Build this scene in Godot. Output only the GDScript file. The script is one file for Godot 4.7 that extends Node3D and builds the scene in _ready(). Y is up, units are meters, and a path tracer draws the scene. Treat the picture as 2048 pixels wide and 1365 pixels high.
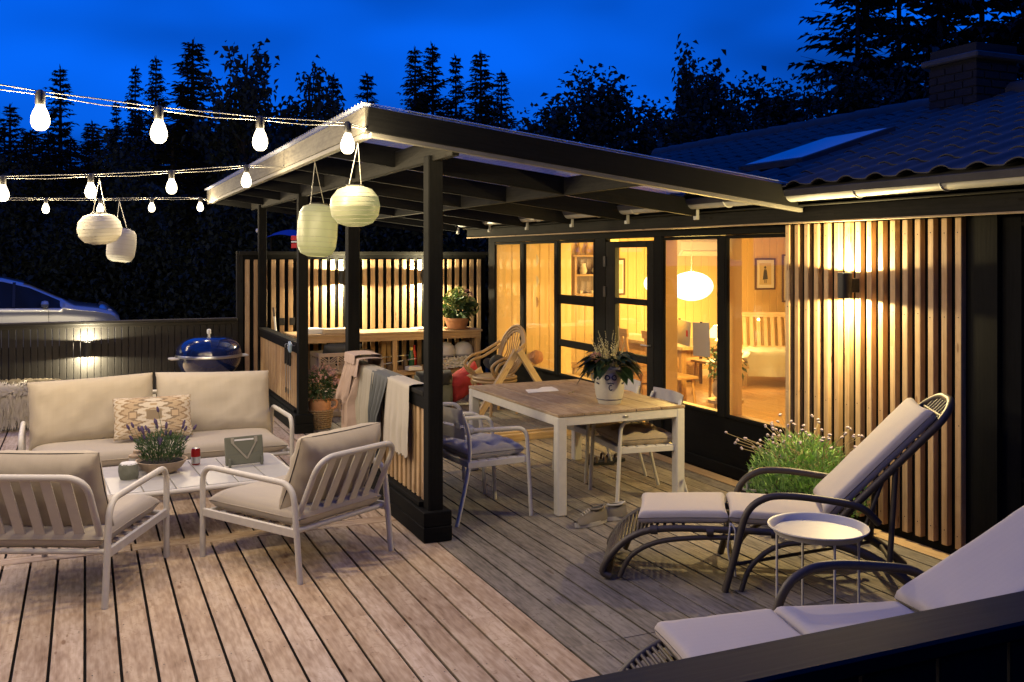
extends Node3D
# A terrace at dusk. x runs towards the house, -z along its wall, y up; the deck top is y = 0.
var M := {}
var rng := RandomNumberGenerator.new()
var used := {}

func _ready():
	rng.seed = 7
	camera_and_sky()
	materials()
	terrain()
	deck()
	house()
	room()
	pergola()
	fences()
	furniture()
	dining()
	loungers()
	counter()
	tabletop_things()
	strings_and_lanterns()
	beyond()

func camera_and_sky():
	var cam := Camera3D.new()
	cam.name = "camera"
	cam.position = Vector3(0, 1.9, 0)
	cam.rotation_degrees = Vector3(0, -23.836, 0)
	cam.projection = Camera3D.PROJECTION_FRUSTUM
	cam.near = 0.05
	cam.far = 400.0
	cam.size = 2.0 * 0.05 * 682.5 / 1933.0
	cam.frustum_offset = Vector2(0, -0.05 * (682.5 - 512.0) / 1933.0)
	add_child(cam)
	cam.current = true
	# blue hour: no sun, a deep blue sky with soft darker cloud
	var im := Image.create(512, 256, false, Image.FORMAT_RGBF)
	var n := FastNoiseLite.new()
	n.seed = 5
	n.frequency = 1.7
	n.fractal_octaves = 4
	for j in 256:
		var up: float = sin((0.5 - (j + 0.5) / 256.0) * PI)
		var flat: float = cos((0.5 - (j + 0.5) / 256.0) * PI)
		var t: float = pow(clampf(1.0 - up, 0.0, 1.0), 2.2)
		for i in 512:
			var a: float = (i + 0.5) / 512.0 * TAU
			var p := Vector3(cos(a) * flat, up * 2.6, sin(a) * flat)
			var c: float = n.get_noise_3d(p.x * 1.3, p.y * 1.7, p.z * 1.3)
			var k: float = clampf(0.94 + 0.95 * c, 0.45, 1.35)
			var col := Color(0.0, 0.082, 0.66).lerp(Color(0.002, 0.112, 0.72), t)
			im.set_pixel(i, j, Color(col.r * (0.4 + 0.6 * k), col.g * k, col.b * k))
	var sm := PanoramaSkyMaterial.new()
	sm.panorama = ImageTexture.create_from_image(im)
	var env := Environment.new()
	env.background_mode = Environment.BG_SKY
	env.sky = Sky.new()
	env.sky.sky_material = sm
	env.background_energy_multiplier = 1.0
	env.tonemap_mode = Environment.TONE_MAPPER_LINEAR
	env.tonemap_exposure = 1.0
	env.sdfgi_enabled = true
	env.ssao_enabled = true
	env.ssil_enabled = true
	var we := WorldEnvironment.new()
	we.name = "environment"
	we.environment = env
	add_child(we)

# ---------------------------------------------------------------- nodes
func numbered(called: String) -> String:
	var k: int = used.get(called, 0)
	used[called] = k + 1
	return called if k == 0 else "%s_%03d" % [called, k]

func thing(called: String, label: String, category: String, at := Vector3.ZERO, turn := 0.0, group := "") -> Node3D:
	var o := Node3D.new()
	o.name = numbered(called)
	add_child(o)
	o.position = at
	o.rotation.y = turn
	o.set_meta("label", label)
	o.set_meta("category", category)
	if group:
		o.set_meta("group", group)
	return o

func structure(called: String) -> Node3D:
	var o := Node3D.new()
	o.name = called
	add_child(o)
	o.set_meta("kind", "structure")
	return o

func obj(called: String, st: SurfaceTool, m: Material, parent: Node) -> MeshInstance3D:
	var o := MeshInstance3D.new()
	o.name = called
	o.mesh = st.commit()
	o.material_override = m
	parent.add_child(o, true)
	return o

func tagged(called: String, st: SurfaceTool, m: Material, label: String, category: String, at := Vector3.ZERO, turn := 0.0, group := "") -> MeshInstance3D:
	var o := MeshInstance3D.new()
	o.name = numbered(called)
	o.mesh = st.commit()
	o.material_override = m
	add_child(o)
	o.position = at
	o.rotation.y = turn
	o.set_meta("label", label)
	o.set_meta("category", category)
	if group:
		o.set_meta("group", group)
	return o

func dup(src: Node3D, at: Vector3, turn: float, label := "") -> Node3D:
	var o = src.duplicate()
	o.name = numbered(String(src.name).rstrip("0123456789").rstrip("_"))
	add_child(o)
	o.position = at
	o.rotation.y = turn
	if label:
		o.set_meta("label", label)
	return o

# ---------------------------------------------------------------- shapes
func S() -> SurfaceTool:
	var st := SurfaceTool.new()
	st.begin(Mesh.PRIMITIVE_TRIANGLES)
	return st

func v3(st: SurfaceTool, p: Vector3, n: Vector3, uv: Vector2):
	st.set_normal(n)
	st.set_uv(uv)
	st.add_vertex(p)

func tri(st: SurfaceTool, a: Vector3, b: Vector3, c: Vector3, na: Vector3, nb: Vector3, nc: Vector3, ua: Vector2, ub: Vector2, uc: Vector2):
	if (b - a).cross(c - a).dot(na + nb + nc) > 0.0:
		v3(st, a, na, ua); v3(st, c, nc, uc); v3(st, b, nb, ub)
	else:
		v3(st, a, na, ua); v3(st, b, nb, ub); v3(st, c, nc, uc)

func ftri(st: SurfaceTool, a: Vector3, b: Vector3, c: Vector3, n: Vector3):
	tri(st, a, b, c, n, n, n, Vector2(a.x, a.z), Vector2(b.x, b.z), Vector2(c.x, c.z))

func fquad(st: SurfaceTool, a: Vector3, b: Vector3, c: Vector3, d: Vector3, n: Vector3, uv := [Vector2(0, 0), Vector2(1, 0), Vector2(1, 1), Vector2(0, 1)]):
	tri(st, a, b, c, n, n, n, uv[0], uv[1], uv[2])
	tri(st, a, c, d, n, n, n, uv[0], uv[2], uv[3])

# a box with chamfered edges; the texture runs along its longest side
func box(st: SurfaceTool, c: Vector3, s: Vector3, B := Basis(), bev := 0.003, uvo := Vector2.ZERO):
	var h := s * 0.5
	var b: float = minf(bev, minf(h.x, minf(h.y, h.z)) * 0.45)
	var L := s.max_axis_index()
	var E := [Vector3.RIGHT, Vector3.UP, Vector3.BACK]
	var put := func(p: Vector3) -> Vector3: return c + B * p
	var uvf := func(p: Vector3, i: int) -> Vector2:
		if i == L:
			return Vector2(p[(i + 1) % 3], p[(i + 2) % 3]) + uvo
		return Vector2(p[3 - i - L] + 0.013 * i, p[L]) + uvo
	for i in 3:
		var j := (i + 1) % 3
		var k := (i + 2) % 3
		for sg in [-1.0, 1.0]:
			var P := []
			for w in [[-1, -1], [1, -1], [1, 1], [-1, 1]]:
				var p := Vector3.ZERO
				p[i] = sg * h[i]
				p[j] = w[0] * (h[j] - b)
				p[k] = w[1] * (h[k] - b)
				P.append(p)
			fquad(st, put.call(P[0]), put.call(P[1]), put.call(P[2]), put.call(P[3]), (B * (E[i] * sg)).normalized(), [uvf.call(P[0], i), uvf.call(P[1], i), uvf.call(P[2], i), uvf.call(P[3], i)])
			if b <= 0.0:
				continue
			for sg2 in [-1.0, 1.0]:
				var a1 := Vector3.ZERO
				var b1 := Vector3.ZERO
				a1[i] = sg * h[i]
				a1[j] = sg2 * (h[j] - b)
				b1[i] = sg * (h[i] - b)
				b1[j] = sg2 * h[j]
				a1[k] = -(h[k] - b)
				b1[k] = a1[k]
				var a2 := a1
				var b2 := b1
				a2[k] = h[k] - b
				b2[k] = a2[k]
				var n: Vector3 = (B * (E[i] * sg + E[j] * sg2)).normalized()
				fquad(st, put.call(a1), put.call(b1), put.call(b2), put.call(a2), n, [uvf.call(a1, i), uvf.call(b1, i), uvf.call(b2, i), uvf.call(a2, i)])
	if b > 0.0:
		for x in [-1.0, 1.0]:
			for y in [-1.0, 1.0]:
				for z in [-1.0, 1.0]:
					ftri(st, put.call(Vector3(x * h.x, y * (h.y - b), z * (h.z - b))), put.call(Vector3(x * (h.x - b), y * h.y, z * (h.z - b))), put.call(Vector3(x * (h.x - b), y * (h.y - b), z * h.z)), (B * Vector3(x, y, z)).normalized())

func bx(c: Vector3, s: Vector3, B := Basis(), bev := 0.003) -> SurfaceTool:
	var st := S()
	box(st, c, s, B, bev, Vector2(rng.randf_range(0.1, 0.5), rng.randf() * 3.0))
	return st

# a bar between two points; up gives the direction of its height
func bar(st: SurfaceTool, a: Vector3, b: Vector3, w: float, h: float, up := Vector3.UP, bev := 0.003):
	var z := (b - a).normalized()
	var x := up.cross(z).normalized()
	box(st, (a + b) * 0.5, Vector3(w, h, a.distance_to(b)), Basis(x, z.cross(x), z), bev, Vector2(rng.randf_range(0.1, 0.5), rng.randf() * 3.0))

# polyline with its corners rounded
func fillet(pts: Array, r: float, n := 6) -> PackedVector3Array:
	var out := PackedVector3Array([pts[0]])
	for i in range(1, pts.size() - 1):
		var p: Vector3 = pts[i]
		var a: Vector3 = pts[i - 1] - p
		var b: Vector3 = pts[i + 1] - p
		var k: float = minf(r, minf(a.length(), b.length()) * 0.48)
		var p0: Vector3 = p + a.normalized() * k
		var p2: Vector3 = p + b.normalized() * k
		for t in n + 1:
			var u: float = float(t) / n
			out.append(p0.lerp(p, u).lerp(p.lerp(p2, u), u))
	out.append(pts[-1])
	return out

func curve(pts: Array, n := 6) -> PackedVector3Array:
	var out := PackedVector3Array()
	for i in pts.size() - 1:
		var a: Vector3 = pts[maxi(i - 1, 0)]
		var b: Vector3 = pts[i]
		var c: Vector3 = pts[i + 1]
		var d: Vector3 = pts[mini(i + 2, pts.size() - 1)]
		for t in n:
			out.append(b.cubic_interpolate(c, a, d, float(t) / n))
	out.append(pts[-1])
	return out

func tube(st: SurfaceTool, pts: PackedVector3Array, r, n := 8, closed := false, flat := 1.0):
	var m := pts.size()
	var T := []
	for i in m:
		var d := Vector3.ZERO
		if closed:
			d = pts[(i + 1) % m] - pts[(i + m - 1) % m]
		else:
			d = pts[mini(i + 1, m - 1)] - pts[maxi(i - 1, 0)]
		T.append(d.normalized())
	var N: Vector3 = T[0].cross(Vector3.UP)
	if N.length() < 0.1:
		N = T[0].cross(Vector3.RIGHT)
	N = N.normalized()
	var rings := []
	var nrm := []
	for i in m:
		N = (N - T[i] * N.dot(T[i])).normalized()
		var Bn: Vector3 = T[i].cross(N)
		var rr: float = r[i] if r is Array else r
		var ring := []
		var nn := []
		for k in n:
			var a := TAU * k / n
			var d: Vector3 = N * cos(a) + Bn * sin(a) * flat
			ring.append(pts[i] + d * rr)
			nn.append((N * cos(a) * flat + Bn * sin(a)).normalized())
		rings.append(ring)
		nrm.append(nn)
	var len := 0.0
	for i in (m if closed else m - 1):
		var j := (i + 1) % m
		var l2 := len + pts[i].distance_to(pts[j])
		for k in n:
			var k2 := (k + 1) % n
			var u1 := 0.05 * k / n + 0.2
			var u2 := 0.05 * (k + 1) / n + 0.2
			tri(st, rings[i][k], rings[i][k2], rings[j][k2], nrm[i][k], nrm[i][k2], nrm[j][k2], Vector2(u1, len), Vector2(u2, len), Vector2(u2, l2))
			tri(st, rings[i][k], rings[j][k2], rings[j][k], nrm[i][k], nrm[j][k2], nrm[j][k], Vector2(u1, len), Vector2(u2, l2), Vector2(u1, l2))
		len = l2
	if not closed:
		for e in [0, m - 1]:
			var n2: Vector3 = -T[0] if e == 0 else T[m - 1]
			for k in range(1, n - 1):
				ftri(st, rings[e][0], rings[e][k], rings[e][k + 1], n2)

func tb(pts, r, n := 8, closed := false) -> SurfaceTool:
	var st := S()
	tube(st, PackedVector3Array(pts), r, n, closed)
	return st

# profile of (radius, height) turned about y; corners sharper than 40 degrees stay sharp
func lathe(st: SurfaceTool, prof: Array, n := 16, X := Transform3D()):
	var m := prof.size()
	var sn := []
	for i in m - 1:
		var d: Vector2 = prof[i + 1] - prof[i]
		sn.append(Vector2(d.y, -d.x).normalized())
	for i in m - 1:
		var n0: Vector2 = sn[i]
		var n1: Vector2 = sn[i]
		if i > 0 and sn[i].dot(sn[i - 1]) > 0.76:
			n0 = (sn[i] + sn[i - 1]).normalized()
		if i < m - 2 and sn[i].dot(sn[i + 1]) > 0.76:
			n1 = (sn[i] + sn[i + 1]).normalized()
		var p0: Vector2 = prof[i]
		var p1: Vector2 = prof[i + 1]
		for k in n:
			var a := TAU * k / n
			var b := TAU * (k + 1) / n
			var f := func(p: Vector2, t: float) -> Vector3: return X * Vector3(p.x * cos(t), p.y, p.x * sin(t))
			var g := func(q: Vector2, t: float) -> Vector3: return (X.basis * Vector3(q.x * cos(t), q.y, q.x * sin(t))).normalized()
			var u1 := float(k) / n
			var u2 := float(k + 1) / n
			if p0.x > 1e-5:
				tri(st, f.call(p0, a), f.call(p0, b), f.call(p1, b), g.call(n0, a), g.call(n0, b), g.call(n1, b), Vector2(u1, p0.y), Vector2(u2, p0.y), Vector2(u2, p1.y))
			if p1.x > 1e-5:
				tri(st, f.call(p0, a), f.call(p1, b), f.call(p1, a), g.call(n0, a), g.call(n1, b), g.call(n1, a), Vector2(u1, p0.y), Vector2(u2, p1.y), Vector2(u1, p1.y))

func lt(prof: Array, n := 16, X := Transform3D()) -> SurfaceTool:
	var st := S()
	lathe(st, prof, n, X)
	return st

# smooth sheet from f(u, v) in 0..1
func surf(st: SurfaceTool, f: Callable, nu: int, nv: int, wrap := false, out := Vector3.ZERO):
	var P := []
	for i in nu + 1:
		var row := []
		for j in nv + 1:
			row.append(f.call(float(i) / nu, float(j) / nv))
		P.append(row)
	var N := []
	for i in nu + 1:
		var row := []
		for j in nv + 1:
			var i0 := i - 1 if i > 0 else (nu - 1 if wrap else 0)
			var i1 := i + 1 if i < nu else (1 if wrap else nu)
			var a: Vector3 = P[i1][j] - P[i0][j]
			var b: Vector3 = P[i][mini(j + 1, nv)] - P[i][maxi(j - 1, 0)]
			var nn: Vector3 = a.cross(b)
			if nn.length() < 1e-12:
				nn = P[i][j] - out
			nn = nn.normalized()
			row.append(nn)
		N.append(row)
	for i in nu:
		for j in nv:
			var u := [Vector2(i, j) / 8.0, Vector2(i + 1, j) / 8.0, Vector2(i + 1, j + 1) / 8.0, Vector2(i, j + 1) / 8.0]
			u = [Vector2(float(i) / nu, float(j) / nv), Vector2(float(i + 1) / nu, float(j) / nv), Vector2(float(i + 1) / nu, float(j + 1) / nv), Vector2(float(i) / nu, float(j + 1) / nv)]
			tri(st, P[i][j], P[i + 1][j], P[i + 1][j + 1], N[i][j], N[i + 1][j], N[i + 1][j + 1], u[0], u[1], u[2])
			tri(st, P[i][j], P[i + 1][j + 1], P[i][j + 1], N[i][j], N[i + 1][j + 1], N[i][j + 1], u[0], u[2], u[3])

# stuffed cushion lying in local xy, thickness along z
func cushion(w: float, h: float, t: float, X: Transform3D, seed := 1, full := 5.0, tuft := false, wr := 0.5) -> SurfaceTool:
	var st := S()
	var n := FastNoiseLite.new()
	n.seed = seed
	n.frequency = 6.0
	for side in [-1.0, 1.0]:
		var f := func(a: float, b: float) -> Vector3:
			var u := sin((a - 0.5) * PI) 
			var v := sin((b - 0.5) * PI)
			var edge: float = maxf(absf(u), absf(v))
			var k := pow(maxf(0.0, 1.0 - pow(absf(u), full)), 0.55) * pow(maxf(0.0, 1.0 - pow(absf(v), full)), 0.55)
			var x := u * w * 0.5 * (1.0 - 0.035 * (1.0 - v * v))
			var y := v * h * 0.5 * (1.0 - 0.035 * (1.0 - u * u))
			var z: float = side * (t * 0.5 * k * (1.0 + 0.16 * wr * n.get_noise_2d(x, y)) + 0.002)
			z += side * t * 0.10 * wr * k * n.get_noise_2d(x * 4.0 + 9.0, y * 1.2) * smoothstep(0.5, 1.0, edge)
			if tuft:
				for q in [-0.34, 0.0, 0.34]:
					for r in [-0.34, 0.0, 0.34]:
						var d2: float = pow((u * 0.5 - q), 2.0) + pow((v * 0.5 - r), 2.0)
						z *= 1.0 - 0.85 * exp(-d2 / 0.0065)
			var p := Vector3(x, y, z)
			p.x += 0.004 * n.get_noise_2d(y * 2.0, side)
			return X * p
		var nu := 26 if tuft else 20
		surf(st, f, nu, nu)
	return st

func piping(w: float, h: float, X: Transform3D, r := 0.004) -> SurfaceTool:
	var pts := PackedVector3Array()
	for k in 48:
		var e := TAU * k / 48.0
		var u := signf(cos(e)) * pow(absf(cos(e)), 0.22)
		var v := signf(sin(e)) * pow(absf(sin(e)), 0.22)
		pts.append(X * Vector3(u * w * 0.5 * (1.0 - 0.035 * (1.0 - v * v)), v * h * 0.5 * (1.0 - 0.035 * (1.0 - u * u)), 0))
	var st := S()
	tube(st, pts, r, 6, true)
	return st

# one broad leaf with an oval outline, folded along its rib and drooping
func broad_leaf(st: SurfaceTool, p: Vector3, d: Vector3, up: Vector3, l: float, w: float, droop := 0.4):
	var s := d.cross(up)
	if s.length() < 0.01:
		s = d.cross(Vector3.RIGHT)
	s = s.normalized()
	var n := s.cross(d).normalized()
	var rib := []
	var wid := [0.0, 0.75, 1.0, 0.7, 0.0]
	for i in 5:
		var u := i / 4.0
		rib.append(p + d * l * u - (n * 0.4 + Vector3.UP * 0.6) * l * droop * u * u)
	for i in 4:
		for q in [-1.0, 1.0]:
			var a: Vector3 = rib[i] + (s * q + n * 0.35).normalized() * w * 0.5 * wid[i]
			var b: Vector3 = rib[i + 1] + (s * q + n * 0.35).normalized() * w * 0.5 * wid[i + 1]
			var nn: Vector3 = (n - s * q * 0.35).normalized()
			if wid[i] > 0.0:
				ftri(st, rib[i], a, b, nn)
			if wid[i + 1] > 0.0:
				ftri(st, rib[i], rib[i + 1], b, nn)

# one leaf of two folded halves
func leaf(st: SurfaceTool, p: Vector3, d: Vector3, up: Vector3, l: float, w: float, droop := 0.2):
	var s := d.cross(up)
	if s.length() < 0.01:
		s = d.cross(Vector3.RIGHT)
	s = s.normalized()
	var n := s.cross(d).normalized()
	var mid := p + d * l * 0.5
	var tip := p + d * l - n * l * droop
	var a := mid + s * w * 0.5 + n * w * 0.18
	var b := mid - s * w * 0.5 + n * w * 0.18
	ftri(st, p, a, tip, (n - s * 0.3).normalized())
	ftri(st, p, b, tip, (n + s * 0.3).normalized())

func rdir() -> Vector3:
	var z := rng.randf_range(-1, 1)
	var a := rng.randf() * TAU
	return Vector3(sqrt(1 - z * z) * cos(a), z, sqrt(1 - z * z) * sin(a))

func look(d: Vector3, up := Vector3.UP) -> Basis:
	var z := d.normalized()
	var x := up.cross(z).normalized()
	return Basis(x, z.cross(x), z)

func prism(st: SurfaceTool, poly: PackedVector2Array, depth: float, X := Transform3D()):
	var idx := Geometry2D.triangulate_polygon(poly)
	for s in [0.0, 1.0]:
		var n: Vector3 = (X.basis * Vector3(0, 0, 1 if s > 0 else -1)).normalized()
		for i in range(0, idx.size(), 3):
			var P := []
			for k in 3:
				var p: Vector2 = poly[idx[i + k]]
				P.append(X * Vector3(p.x, p.y, s * depth))
			ftri(st, P[0], P[1], P[2], n)
	var cw := 1.0 if Geometry2D.is_polygon_clockwise(poly) else -1.0
	for i in poly.size():
		var a: Vector2 = poly[i]
		var b: Vector2 = poly[(i + 1) % poly.size()]
		var e := b - a
		var n: Vector3 = (X.basis * Vector3(-e.y, e.x, 0) * cw).normalized()
		fquad(st, X * Vector3(a.x, a.y, 0), X * Vector3(b.x, b.y, 0), X * Vector3(b.x, b.y, depth), X * Vector3(a.x, a.y, depth), n)

# ---------------------------------------------------------------- light
func omni(parent: Node, at: Vector3, col: Color, e: float, size := 0.03):
	var l := OmniLight3D.new()
	l.name = "light"
	l.light_color = col
	l.light_energy = e
	l.omni_range = 30.0
	l.omni_attenuation = 2.0
	l.light_size = size
	l.shadow_enabled = true
	parent.add_child(l, true)
	l.position = at

func spot(parent: Node, at: Vector3, towards: Vector3, col: Color, e: float, angle: float, size := 0.02, blend := 0.3):
	var l := SpotLight3D.new()
	l.name = "light"
	l.light_color = col
	l.light_energy = e
	l.spot_angle = angle
	l.spot_angle_attenuation = blend
	l.spot_range = 20.0
	l.spot_attenuation = 2.0
	l.light_size = size
	l.shadow_enabled = true
	parent.add_child(l, true)
	l.position = at
	l.basis = look(-towards, Vector3.RIGHT if absf(towards.y) > 0.9 else Vector3.UP)

# ---------------------------------------------------------------- materials (linear base colours)
func lin(r: float, g: float, b: float) -> Color:
	return Color(r, g, b).linear_to_srgb()

func mat(called: String, r: float, g: float, b: float, rough := 0.7, metal := 0.0) -> StandardMaterial3D:
	var m := StandardMaterial3D.new()
	m.resource_name = called
	m.albedo_color = lin(r, g, b)
	m.roughness = rough
	m.metallic = metal
	M[called] = m
	return m

func wood_image(seed: int, rings: float, contrast: float, knots: int, blotch: float, tint: Color) -> Array:
	var W := 224
	var H := 1024
	var n := FastNoiseLite.new()
	n.seed = seed
	n.frequency = 1.0
	n.fractal_octaves = 3
	var r := RandomNumberGenerator.new()
	r.seed = seed
	var K := []
	for i in knots:
		K.append(Vector3(r.randf_range(0.03, 0.57), r.randf_range(0.15, 2.5), r.randf_range(0.005, 0.013)))
	var im := Image.create(W, H, false, Image.FORMAT_RGB8)
	var hm := Image.create(W, H, false, Image.FORMAT_RGB8)
	for j in H:
		var y := 3.0 * j / H
		var near := []
		for k in K:
			if absf(k.y - y) < 0.22:
				near.append(k)
		for i in W:
			var x := 0.6 * i / W
			var bend := 0.0
			var kn := 0.0
			for k in near:
				var dx: float = x - k.x
				var dy: float = (y - k.y) * 0.32
				var d: float = sqrt(dx * dx + dy * dy)
				bend += 0.55 * exp(-d / (k.z * 1.6)) * signf(dx)
				kn = maxf(kn, 1.0 - smoothstep(k.z * 0.55, k.z * 1.15, d))
			var warp: float = n.get_noise_2d(x * 9.0, y * 0.55) * 0.9
			var band: float = 0.5 + 0.5 * sin((x * rings + warp + bend) * TAU)
			var fine: float = n.get_noise_2d(x * 190.0, y * 2.6 + 30.0)
			var lo: float = n.get_noise_2d(x * 6.0 + 50.0, y * 1.4)
			var mid: float = n.get_noise_2d(x * 34.0 + 20.0, y * 7.0 + 80.0)
			var v: float = 0.86 - contrast * (0.22 * pow(band, 2.5) + 0.28 * maxf(0.0, fine)) + blotch * (0.30 * lo + 0.26 * mid)
			var mk: float = n.get_noise_2d(x * 7.0 + 11.0, y * 9.0 + 3.0)
			v -= blotch * 0.3 * smoothstep(0.06, 0.0, absf(mk - 0.22)) * smoothstep(-0.1, 0.3, lo)
			var dark: float = clampf(1.0 - v, 0.0, 1.0)
			v = clampf(v, 0.12, 1.0)
			var c := Color(v, v * (1.0 - tint.g * dark), v * (1.0 - tint.b * dark))
			c = c.lerp(Color(0.3, 0.18, 0.1), kn * 0.7)
			im.set_pixel(i, j, c.linear_to_srgb())
			var hh: float = clampf(0.75 - 0.3 * band * contrast - 0.35 * maxf(0.0, fine), 0.0, 1.0)
			hm.set_pixel(i, j, Color(hh, hh, hh))
	return [ImageTexture.create_from_image(im), ImageTexture.create_from_image(hm)]

func wood(called: String, tex: Array, r: float, g: float, b: float, rough := 0.75, bump := 0.05) -> StandardMaterial3D:
	var m := mat(called, r, g, b, rough)
	m.albedo_texture = tex[0]
	m.uv1_scale = Vector3(1.0 / 0.6, 1.0 / 3.0, 1)
	m.heightmap_enabled = true
	m.heightmap_texture = tex[1]
	m.heightmap_scale = bump
	return m

func noise_tex(freq: float, oct: int, lo: float, hi: float, size := 256, seed := 3) -> NoiseTexture2D:
	var t := NoiseTexture2D.new()
	t.width = size
	t.height = size
	t.seamless = true
	var n := FastNoiseLite.new()
	n.seed = seed
	n.frequency = freq
	n.fractal_octaves = oct
	t.noise = n
	var g := Gradient.new()
	g.set_color(0, Color(lo, lo, lo).linear_to_srgb())
	g.set_color(1, Color(hi, hi, hi).linear_to_srgb())
	t.color_ramp = g
	return t

func grainy(m: StandardMaterial3D, tex: Texture2D, bump: Texture2D, scale: float, amount: float):
	m.uv1_triplanar = true
	m.uv1_scale = Vector3.ONE * scale
	m.albedo_texture = tex
	if bump:
		m.heightmap_enabled = true
		m.heightmap_texture = bump
		m.heightmap_scale = amount

func weave_image() -> ImageTexture:
	var im := Image.create(128, 128, false, Image.FORMAT_RGB8)
	var r := RandomNumberGenerator.new()
	r.seed = 11
	var wa := []
	var wb := []
	for i in 32:
		wa.append(r.randf_range(0.9, 1.0))
		wb.append(r.randf_range(0.9, 1.0))
	for j in 128:
		for i in 128:
			var over: bool = ((i / 4) + (j / 4)) % 2 == 0
			var t: float = (wa[i / 4] if over else wb[j / 4]) * (0.87 + 0.13 * sin((i % 4 + 0.5) / 4.0 * PI if over else (j % 4 + 0.5) / 4.0 * PI))
			t = clampf(t + r.randf_range(-0.05, 0.05), 0, 1)
			im.set_pixel(i, j, Color(t, t, t * 0.985).linear_to_srgb())
	return ImageTexture.create_from_image(im)

func emit(called: String, r: float, g: float, b: float, e: float) -> StandardMaterial3D:
	var m := mat(called, 0.8, 0.8, 0.8, 0.4)
	m.emission_enabled = true
	m.emission = lin(r, g, b)
	m.emission_energy_multiplier = e
	return m

func cloth(called: String, r: float, g: float, b: float, weave: Texture2D, scale := 26.0, sheen := 0.3) -> StandardMaterial3D:
	var m := mat(called, r, g, b, 0.9)
	grainy(m, weave, weave, scale, 0.04)
	m.rim_enabled = true
	m.rim = sheen
	m.rim_tint = 0.5
	return m

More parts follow.
